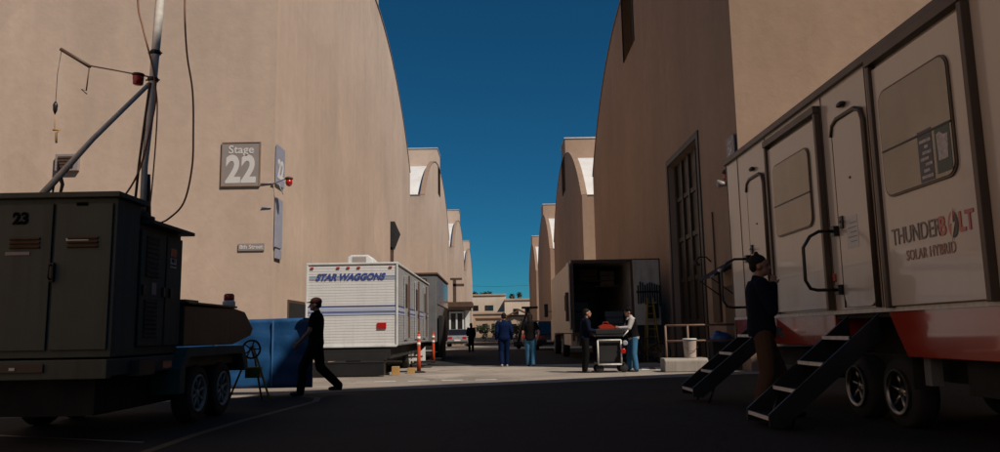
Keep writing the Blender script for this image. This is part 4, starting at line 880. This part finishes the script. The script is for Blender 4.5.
# mobile crane arm / light stand behind the couple
ls = thing('boom_stand', (1.9, 52, 0), 'dark slanting boom stand rising beside the right walkers', 'boom stand')
b = MB(); b.tube([(1.2, 52, .4), (1.5, 52, 1.6), (1.95, 52, 2.7)], [.1, .09, .08], 8); b.build('boom', M['black'], ls)
b = MB(); b.box(1.5, 2.6, 51.9, 52.1, 2.7, 2.85); b.build('crossbar', M['black'], ls)
b = MB(); b.box(.9, 1.6, 51.7, 52.3, .15, .5); b.lathe([(.15, -.3), (.15, .3)], (1.25, 52, .15), 14, 'y'); b.build('base', M['black'], ls)

# far end buildings
def low_building(x0, x1, y, z, label, gable=None, winds=(), m='tan2'):
    t_ = thing('low_building', ((x0 + x1) / 2, y, 0), label, 'building')
    b = MB(); b.box(x0, x1, y, y + 20, 0, z); b.build('wall', M[m], t_)
    b = MB()
    if gable:
        gx0, gx1, gz, gt_ = gable; b.prism([(gx0, gz), ((gx0 + gx1) / 2, gt_), (gx1, gz), (gx1, gz - .4), ((gx0 + gx1) / 2, gt_ - .5), (gx0, gz - .4)], 'y', y - 1.2, y - .01)
    b.box(x0 - .1, x1 + .1, y - .3, y + 20.1, z + .003, z + .45); b.build('roof', M['brown'] if gable else M['wallF'], t_)
    for wx, wz, ww, wh_ in winds:
        b = MB(); b.box(wx, wx + ww, y - .08, y - .003, wz, wz + wh_); b.build('window', M['dglass'], t_)
    return t_
low_building(-30, 2, 235, 12.6, 'tall plain pale building closing the far end of the street on the left', winds=((-4.5, 8, 2.6, 1.6), (-8.5, 8, 2, 1.6), (-13, 8, 2, 1.6)))
low_building(1.5, 34, 225, 10.6, 'pale building with a flat roof closing the far end on the right', winds=((4, 6.5, 1.6, 1.6), (7.5, 6.5, 1.6, 1.6), (11, 6.5, 1.6, 1.6)))
low_building(-26, 1.2, 205, 6.2, 'low tan house with red brown eaves at the far street end', gable=None, winds=((-6, 1.2, 2.4, 2.4), (-2.2, 1.2, 2, 2.4)), m='wallF')
low_building(1.4, 30, 200, 5.3, 'low tan house with a shallow red gable at the far street end', gable=(1.6, 8.6, 5.5, 7.2), winds=((3.0, 1.2, 1.4, 2.2), (5.8, 1.2, 1.4, 2.2)), m='wallF')
t_ = thing('entrance_arch', (-3, 199, 0), 'tan arched gateway in front of the low far house', 'arch')
b = MB(); pts = [(-6.2, 0), (-6.2, 4.6), (.3, 4.6), (.3, 0), (-.6, 0)] + [(-2.95 + 2.35 * math.cos(R(a)), 2.1 + 1.7 * math.sin(R(a))) for a in range(0, 181, 15)] + [(-5.3, 0)]
b.prism(pts, 'y', 198, 198.8); b.build('wall', M['wallF'], t_)
b = MB(); b.box(-6.4, .5, 197.8, 199, 4.603, 5.0); b.build('cap', M['brown'], t_)

# trees and shrubs: trunk, limbs, crown of small leaf faces
def tree(x, y, h, r, label, name='tree', n=900, leaf=.35, trunkr=.2, squash=.7, base=None, cat='tree'):
    t_ = thing(name, (x, y, 0), label, cat)
    b = MB(); zc = h - r * squash
    b.tube([(x, y, 0), (x + .2, y, zc * .5), (x, y, zc)], [trunkr, trunkr * .8, trunkr * .5], 8)
    for k in range(5):
        a = k * 1.25; b.tube([(x, y, zc * .8), (x + r * .6 * math.cos(a), y + r * .6 * math.sin(a), zc + r * .3)], [trunkr * .4, trunkr * .12], 5)
    b.build('trunk', M['trunk'], t_)
    c = MB(); cl = [(random.gauss(0, .42), random.gauss(0, .42), random.gauss(0, .36)) for _ in range(16)]
    for i in range(n):
        q = random.choice(cl); p = Vector((q[0] + random.gauss(0, .17), q[1] + random.gauss(0, .17), q[2] + random.gauss(0, .15)))
        p = Vector((x + p.x * r, y + p.y * r, zc + p.z * r * squash))
        a = Vector((random.gauss(0, 1), random.gauss(0, 1), random.gauss(0, 1))).normalized() * leaf; b2 = a.cross(Vector((random.gauss(0, 1), random.gauss(0, 1), random.gauss(0, 1)))).normalized() * leaf * .5
        c.add([p - a, p + b2, p + a, p - b2], [(0, 1, 2, 3)])
    c.build('crown', M['leaf'], t_)
    return t_
tree(-6.2, 262, 15.6, 3.3, 'dark leafy treetop showing over the far left roof', n=1400, leaf=.4)
tree(-3.2, 266, 15.2, 2.6, 'small round treetop right of the bigger one over the far roof', n=1000, leaf=.4)
def palm(x, y, h, label):
    t_ = thing('palm_tree', (x, y, 0), label, 'palm tree', group='palm trees beyond the far buildings')
    b = MB(); b.tube([(x, y, 0), (x + .3, y, h * .5), (x, y, h)], [.3, .24, .2], 8); b.build('trunk', M['trunk'], t_)
    c = MB()
    for k in range(60):
        a = random.uniform(0, 6.28); el = random.uniform(-.9, 1.1); L_ = random.uniform(1.1, 1.6)
        d_ = Vector((math.cos(a) * math.cos(el), math.sin(a) * math.cos(el), math.sin(el))); s_ = Vector((-math.sin(a), math.cos(a), 0))
        p0 = Vector((x, y, h)); pm = p0 + d_ * L_ * .6; pe = p0 + d_ * L_ - Vector((0, 0, .5))
        c.add([p0 - s_ * .05, pm - s_ * .3, pe, pm + s_ * .3, p0 + s_ * .05], [(0, 1, 2, 3, 4)])
    c.build('crown', M['leaf'], t_)
palm(4.3, 262, 13.7, 'left palm top over the far right roof'); palm(6.9, 264, 14.3, 'right palm top over the far right roof')
for x, y, h, r, lb in ((-1.9, 96, 2.6, 1.1, 'dark shrub in the middle distance behind the walkers'), (-.1, 100, 3.0, 1.3, 'taller dark shrub behind the man in blue'), (2.9, 104, 3.2, 1.4, 'dark shrub behind the walker in black')):
    tree(x, y, h, r, lb, 'shrub', n=1300, leaf=.12, trunkr=.06, squash=1.0, cat='shrub')
b = MB(); b.tube([(-12, 196, 13.4), (0, 196, 12.9), (12, 196, 13.3)], .03, 5); tag(b.build('overhead_wire', M['black'], loc=(0, 196, 13)), 'thin overhead wire strung across the far end of the street', 'wire')

# ------------------------------------------------------------------ people
def remesh_obj(mb, name, m, parent, vox, smooth=3):
    me = mb.mesh(name, m, (0, 0, 0)); o = bpy.data.objects.new('tmp', me); col.objects.link(o)
    rm = o.modifiers.new('r', 'REMESH'); rm.mode = 'VOXEL'; rm.voxel_size = vox; rm.use_smooth_shade = True
    sm = o.modifiers.new('s', 'SMOOTH'); sm.iterations = smooth; sm.factor = .5
    dg = bpy.context.evaluated_depsgraph_get(); m2 = bpy.data.meshes.new_from_object(o.evaluated_get(dg)); bpy.data.objects.remove(o)
    m2.materials.clear(); m2.materials.append(m); m2.polygons.foreach_set('use_smooth', [True] * len(m2.polygons))
    r = bpy.data.objects.new(name, m2); col.objects.link(r)
    if parent: r.parent = parent
    return r

def limb(mb, pts, rs):
    for i in range(len(pts) - 1):
        a, b_ = Vector(pts[i]), Vector(pts[i + 1]); n = max(2, int((b_ - a).length / .03))
        mb.tube([a.lerp(b_, k / n) for k in range(n + 1)], [rs[i] + (rs[i + 1] - rs[i]) * k / n for k in range(n + 1)], 12)
    for p, r in zip(pts, rs): mb.ball(p, r, n=12)

def torso(mb, rings, lean=(0, 0)):
    """rings: (z, halfwidth, halfdepth, yoff)"""
    n = 20; vs = []
    for z, a, b_, yo in rings:
        for k in range(n):
            t = 2 * math.pi * k / n; c, s = math.cos(t), math.sin(t)
            vs.append((a * math.copysign(abs(c) ** .85, c), yo + b_ * math.copysign(abs(s) ** .85, s), z))
    m_ = len(rings)
    mb.add(vs, [(i * n + k, i * n + (k + 1) % n, (i + 1) * n + (k + 1) % n, (i + 1) * n + k) for i in range(m_ - 1) for k in range(n)] + [tuple(range(n - 1, -1, -1)), tuple((m_ - 1) * n + k for k in range(n))])

def person(loc, rz, H, label, top, legs, shoes, skin, hair='short', sleeve='long', pose=None, vox=.014, lean=0., cap=None, vest=None, bun=False, headyaw=0., skirt=0.):
    s = H / 1.75; P = dict(
        hipR=(.095, 0, .92), kneR=(.10, .03, .49), ankR=(.105, -.02, .09), hipL=(-.095, 0, .92), kneL=(-.10, .03, .49), ankL=(-.105, -.02, .09),
        shR=(.185, 0, 1.42), elR=(.25, -.03, 1.13), wrR=(.255, .06, .89), shL=(-.185, 0, 1.42), elL=(-.25, -.03, 1.13), wrL=(-.255, .06, .89), nk=(0, -.01, 1.46), hd=(0, .025, 1.62))
    P.update(pose or {})
    P = {k: Vector(v) for k, v in P.items()}
    LM = Matrix.Translation((0, 0, .95)) @ Matrix.Rotation(-lean, 4, 'X') @ Matrix.Translation((0, 0, -.95))
    for k in ('shR', 'shL', 'nk', 'hd') : P[k] = LM @ P[k]
    root = bpy.data.objects.new('person', None)
    S = Matrix.Scale(s, 4)
    HY = Matrix.Rotation(headyaw, 3, 'Z')
    TR = [(.86, .135, .10, 0), (.93, .165, .115, 0), (1.02, .15, .105, 0), (1.12, .14, .10, 0), (1.24, .155, .11, 0), (1.35, .17, .11, 0), (1.42, .155, .09, 0), (1.46, .09, .065, -.01)]
    def tor(mb, inf, z0=.86, z1=1.5):
        r0 = [r_ for r_ in TR if z0 - .01 <= r_[0] <= z1]
        t2 = MB(); torso(t2, [(z, a + inf, b_ + inf, yo) for z, a, b_, yo in r0]); mb.add([LM @ Vector(v) for v in t2.v], t2.f)
    b = MB(); tor(b, 0)
    for sd in 'RL':
        limb(b, [P['sh' + sd], P['el' + sd], P['wr' + sd]], [.052, .040, .027])
        limb(b, [P['hip' + sd], P['kne' + sd], P['ank' + sd]], [.085, .055, .038])
        b.ball(P['ank' + sd] + Vector((0, .07, -.045)), (.04, .12, .035))
        # hand
        w_ = P['wr' + sd]; dv = (w_ - P['el' + sd]).normalized(); sg = 1 if sd == 'R' else -1
        n_ = Vector((-sg, 0, 0)); n_ = (n_ - dv * n_.dot(dv)).normalized() if abs(n_.dot(dv)) < .95 else Vector((0, 0, -1)); wd = dv.cross(n_).normalized()
        rotm = Matrix((wd, n_, dv)).transposed()
        b.ball(w_ + dv * .05, (.040, .017, .052), rot=rotm)
        for i, ln in enumerate((.066, .075, .07, .055)):
            o_ = w_ + dv * .085 + wd * (-.027 + .018 * i); m1 = o_ + dv * ln * .5 + n_ * .012; m2 = m1 + (dv * .6 + n_ * .8) * ln * .5
            limb(b, [o_, m1, m2], [.0095, .0085, .0075])
        th_ = -1 if (wd.y if abs(wd.y) > .2 else wd.z) > 0 else 1
        o_ = w_ + dv * .02 - wd * .025 * th_; limb(b, [o_, o_ - wd * .03 * th_ + dv * .03, o_ - wd * .035 * th_ + dv * .06 + n_ * .012], [.014, .011, .009])
    limb(b, [P['nk'] - Vector((0, 0, .03)), P['hd'] - Vector((0, .02, .06))], [.058, .052])
    h = P['hd']
    def hp(x, y, z): return h + HY @ Vector((x, y, z))
    b.ball(hp(0, -.008, .02), (.077, .095, .10), rot=HY, n=20); b.ball(hp(0, .028, -.045), (.058, .062, .068), rot=HY, n=16)
    b.ball(hp(0, .075, -.085), (.028, .02, .02), rot=HY); limb(b, [hp(0, .088, .015), hp(0, .108, -.022)], [.010, .015])
    b.ball(hp(0, .088, -.055), (.026, .010, .010), rot=HY); b.ball(hp(0, .086, .035), (.055, .014, .010), rot=HY)
    for e in (-1, 1):
        b.ball(hp(e * .078, -.008, -.01), (.012, .022, .032), rot=HY)
    def sc_(mb): mb.v = [tuple(Vector(v) * s) for v in mb.v]; return mb
    root = remesh_obj(sc_(b), 'person', M[skin], None, min(vox, .009) * s, 2)
    root.location = loc; root.rotation_euler = (0, 0, rz); tag(root, label, 'person')
    # trousers
    t_ = MB(); tor(t_, .014, .86, 1.03)
    for sd in 'RL': limb(t_, [P['hip' + sd] - Vector((0, 0, .0)), P['kne' + sd], P['ank' + sd] + Vector((0, 0, .0))], [.108, .088, .074])
    remesh_obj(sc_(t_), 'trousers', M[legs], root, vox * s)
    u = MB(); tor(u, .036 if sleeve == 'long' else .024, .86, 1.47)
    for sd in 'RL':
        if sleeve == 'long': limb(u, [P['sh' + sd], P['el' + sd], P['wr' + sd] - (P['wr' + sd] - P['el' + sd]).normalized() * .02], [.076, .064, .048])
        else: limb(u, [P['sh' + sd], P['sh' + sd].lerp(P['el' + sd], .62)], [.070, .064])
    limb(u, [P['nk'] - Vector((0, 0, .05)), P['nk'] + Vector((0, 0, .02))], [.085, .066])
    remesh_obj(sc_(u), 'jacket' if sleeve == 'long' else 'shirt', M[top], root, vox * s)
    if vest:
        u = MB(); tor(u, .04, .93, 1.45); 
        for sd in 'RL': u.ball(P['sh' + sd] + Vector((-.03 if sd == 'R' else .03, 0, -.005)), (.06, .10, .05))
        remesh_obj(sc_(u), 'vest', M[vest], root, vox * s)
    for sd in 'RL':
        q = MB(); a = P['ank' + sd]; q.ball(a + Vector((0, -.01, -.03)), (.048, .06, .055), n=14); q.ball(a + Vector((0, .08, -.052)), (.05, .12, .038), n=14); limb(q, [a + Vector((0, -.04, -.07)), a + Vector((0, .16, -.07))], [.02, .02])
        remesh_obj(sc_(q), 'shoe', M[shoes], root, .010 * s)
    hr = MB()
    if hair == 'short':
        hr.ball(hp(0, -.024, .052), (.083, .096, .084), rot=HY, n=20); hr.ball(hp(0, -.055, .0), (.077, .060, .07), rot=HY, n=16)
    else:
        hr.ball(hp(0, -.02, .04), (.092, .104, .098), rot=HY, n=20); limb(hr, [hp(0, -.06, 0), hp(0, -.085, -.12), hp(0, -.085, -.24)], [.085, .08, .06])
    if bun: hr.ball(hp(0, -.03, .145), (.022, .024, .024)); hr.ball(hp(0, -.03, .13), (.016, .016, .02))
    remesh_obj(sc_(hr), 'hair', M['hair'], root, .009 * s)
    if cap:
        k = MB(); k.ball(hp(0, -.015, .06), (.096, .11, .082), rot=HY, n=20); k.ball(hp(0, .10, .045), (.066, .075, .012), rot=HY)
        remesh_obj(sc_(k), 'cap', M[cap], root, .010 * s)
    # eyes
    ey = MB()
    for e in (-1, 1): ey.ball(hp(e * .03, .076, .012) * s, (.012 * s, .008 * s, .008 * s))
    ob = ey.build('eyes', M['txt'], root, local=True)
    return root

RZ = lambda d: R(d)      # local forward is +Y; rz=-90 faces +X
person((3.28, 9.62, 0), RZ(-100), 2.03, 'man in navy jacket and brown trousers, hand at mouth, standing by trailer steps', 'navy', 'brownc', 'shoe', 'skind', bun=True, vox=.010,
       pose=dict(elR=(.25, .08, 1.13), wrR=(.07, .14, 1.42), elL=(-.25, -.02, 1.14), wrL=(-.2, .16, .95), kneR=(.12, .02, .49), ankR=(.13, -.10, .09), kneL=(-.13, .17, .50), ankL=(-.15, .24, .09)), headyaw=R(-8))
person((-3.5, 14.62, 0), RZ(90), 1.83, 'man in cap and dark t-shirt striding left while carrying the blue board', 'blackc', 'blackc', 'shoe', 'skind', sleeve='short', cap='hatred', vox=.012,
       pose=dict(kneR=(.10, -.06, .49), ankR=(.105, -.40, .16), kneL=(-.10, .20, .50), ankL=(-.105, .24, .09), elL=(-.26, .06, 1.14), wrL=(-.26, .24, .95), elR=(.25, .0, 1.13), wrR=(.28, .16, .92)))
person((2.28, 20.75, 0), RZ(-92), 1.72, 'man in dark jacket at the left end of the cart, facing right', 'navy', 'blackc', 'shoe', 'skin', vox=.012, lean=R(6),
       pose=dict(elR=(.24, .12, 1.15), wrR=(.12, .34, 1.12), elL=(-.24, .12, 1.15), wrL=(-.12, .34, 1.12)))
person((3.62, 20.85, 0), RZ(92), 1.74, 'man in grey sleeves, black vest and blue jeans loading the cart from the right', 'greyc', 'jeans', 'shoe', 'skin', vox=.012, cap='blackc', vest='blackc', lean=R(8),
       pose=dict(elR=(.24, .16, 1.18), wrR=(.12, .40, 1.18), elL=(-.24, .16, 1.18), wrL=(-.12, .40, 1.18), ankR=(.12, .12, .09), kneR=(.11, .10, .5)))
person((.13, 25.3, 0), RZ(4), 1.76, 'person in royal blue jacket and trousers walking away in mid street', 'bluec', 'bluec', 'wshoe', 'skin', vox=.014,
       pose=dict(kneR=(.09, .08, .5), ankR=(.09, .10, .09), ankL=(-.09, -.10, .11), elR=(.245, -.06, 1.14), elL=(-.245, -.04, 1.14)))
person((.98, 25.0, 0), RZ(-6), 1.70, 'long haired person in black top and blue jeans walking away beside the blue suit', 'blackc', 'jeans', 'shoe', 'skin', hair='long', vox=.014, sleeve='short',
       pose=dict(kneL=(-.09, .08, .5), ankL=(-.09, .1, .09), ankR=(.09, -.06, .1), elR=(.30, -.04, 1.15), wrR=(.25, .08, .95)))
person((-1.72, 45.5, 0), RZ(20), 1.72, 'distant person in black walking alone past the dark grey trailer', 'navy', 'blackc', 'shoe', 'skin', hair='long', vox=.02,
       pose=dict(elL=(-.25, .0, 1.15), wrL=(-.2, .14, .98)))

# ------------------------------------------------------------------ light, sky, camera
SUN = Vector((.62, -.56, 1.0)).normalized()
el = math.asin(SUN.z); az = math.atan2(SUN.x, SUN.y)
w = bpy.data.worlds.new('World'); sc.world = w; w.use_nodes = True
N, L = w.node_tree.nodes, w.node_tree.links
sky = N.new('ShaderNodeTexSky'); sky.sky_type = 'NISHITA'; sky.sun_disc = False; sky.sun_elevation = el; sky.sun_rotation = az
sky.altitude = 1500; sky.air_density = 1.0; sky.dust_density = 0; sky.ozone_density = 7
bg = N['Background']; bg.inputs['Strength'].default_value = .05; tn = N.new('ShaderNodeVectorMath'); tn.operation = 'MULTIPLY'; tn.inputs[1].default_value = (.22, .96, 1.10)
L.new(sky.outputs[0], tn.inputs[0]); L.new(tn.outputs[0], bg.inputs[0])
sl = bpy.data.lights.new('sun', 'SUN'); sl.energy = 5.0; sl.angle = R(.5); sl.color = (1, .90, .78)
so = bpy.data.objects.new('sun', sl); col.objects.link(so); so.rotation_euler = SUN.to_track_quat('Z', 'Y').to_euler(); so.location = (30, -20, 50)

cd = bpy.data.cameras.new('camera'); cam = bpy.data.objects.new('camera', cd); col.objects.link(cam)
cd.sensor_fit = 'HORIZONTAL'; cd.sensor_width = 36; cd.lens = 27.36; cd.clip_end = 5000; cd.clip_start = .05
pitch, yaw, roll = R(8.013), R(.139), R(1.0)
Rm = Matrix.Rotation(-yaw, 4, 'Z') @ Matrix.Rotation(R(90) + pitch, 4, 'X') @ Matrix.Rotation(-roll, 4, 'Z')
cam.matrix_world = Matrix.Translation((0, 0, 1.1)) @ Rm
sc.camera = cam
vs_ = sc.view_settings; vs_.view_transform = 'Standard'; vs_.look = 'None'; vs_.gamma = 1; vs_.use_curve_mapping = False; vs_.exposure = -.33
sc.cycles.diffuse_bounces = 1
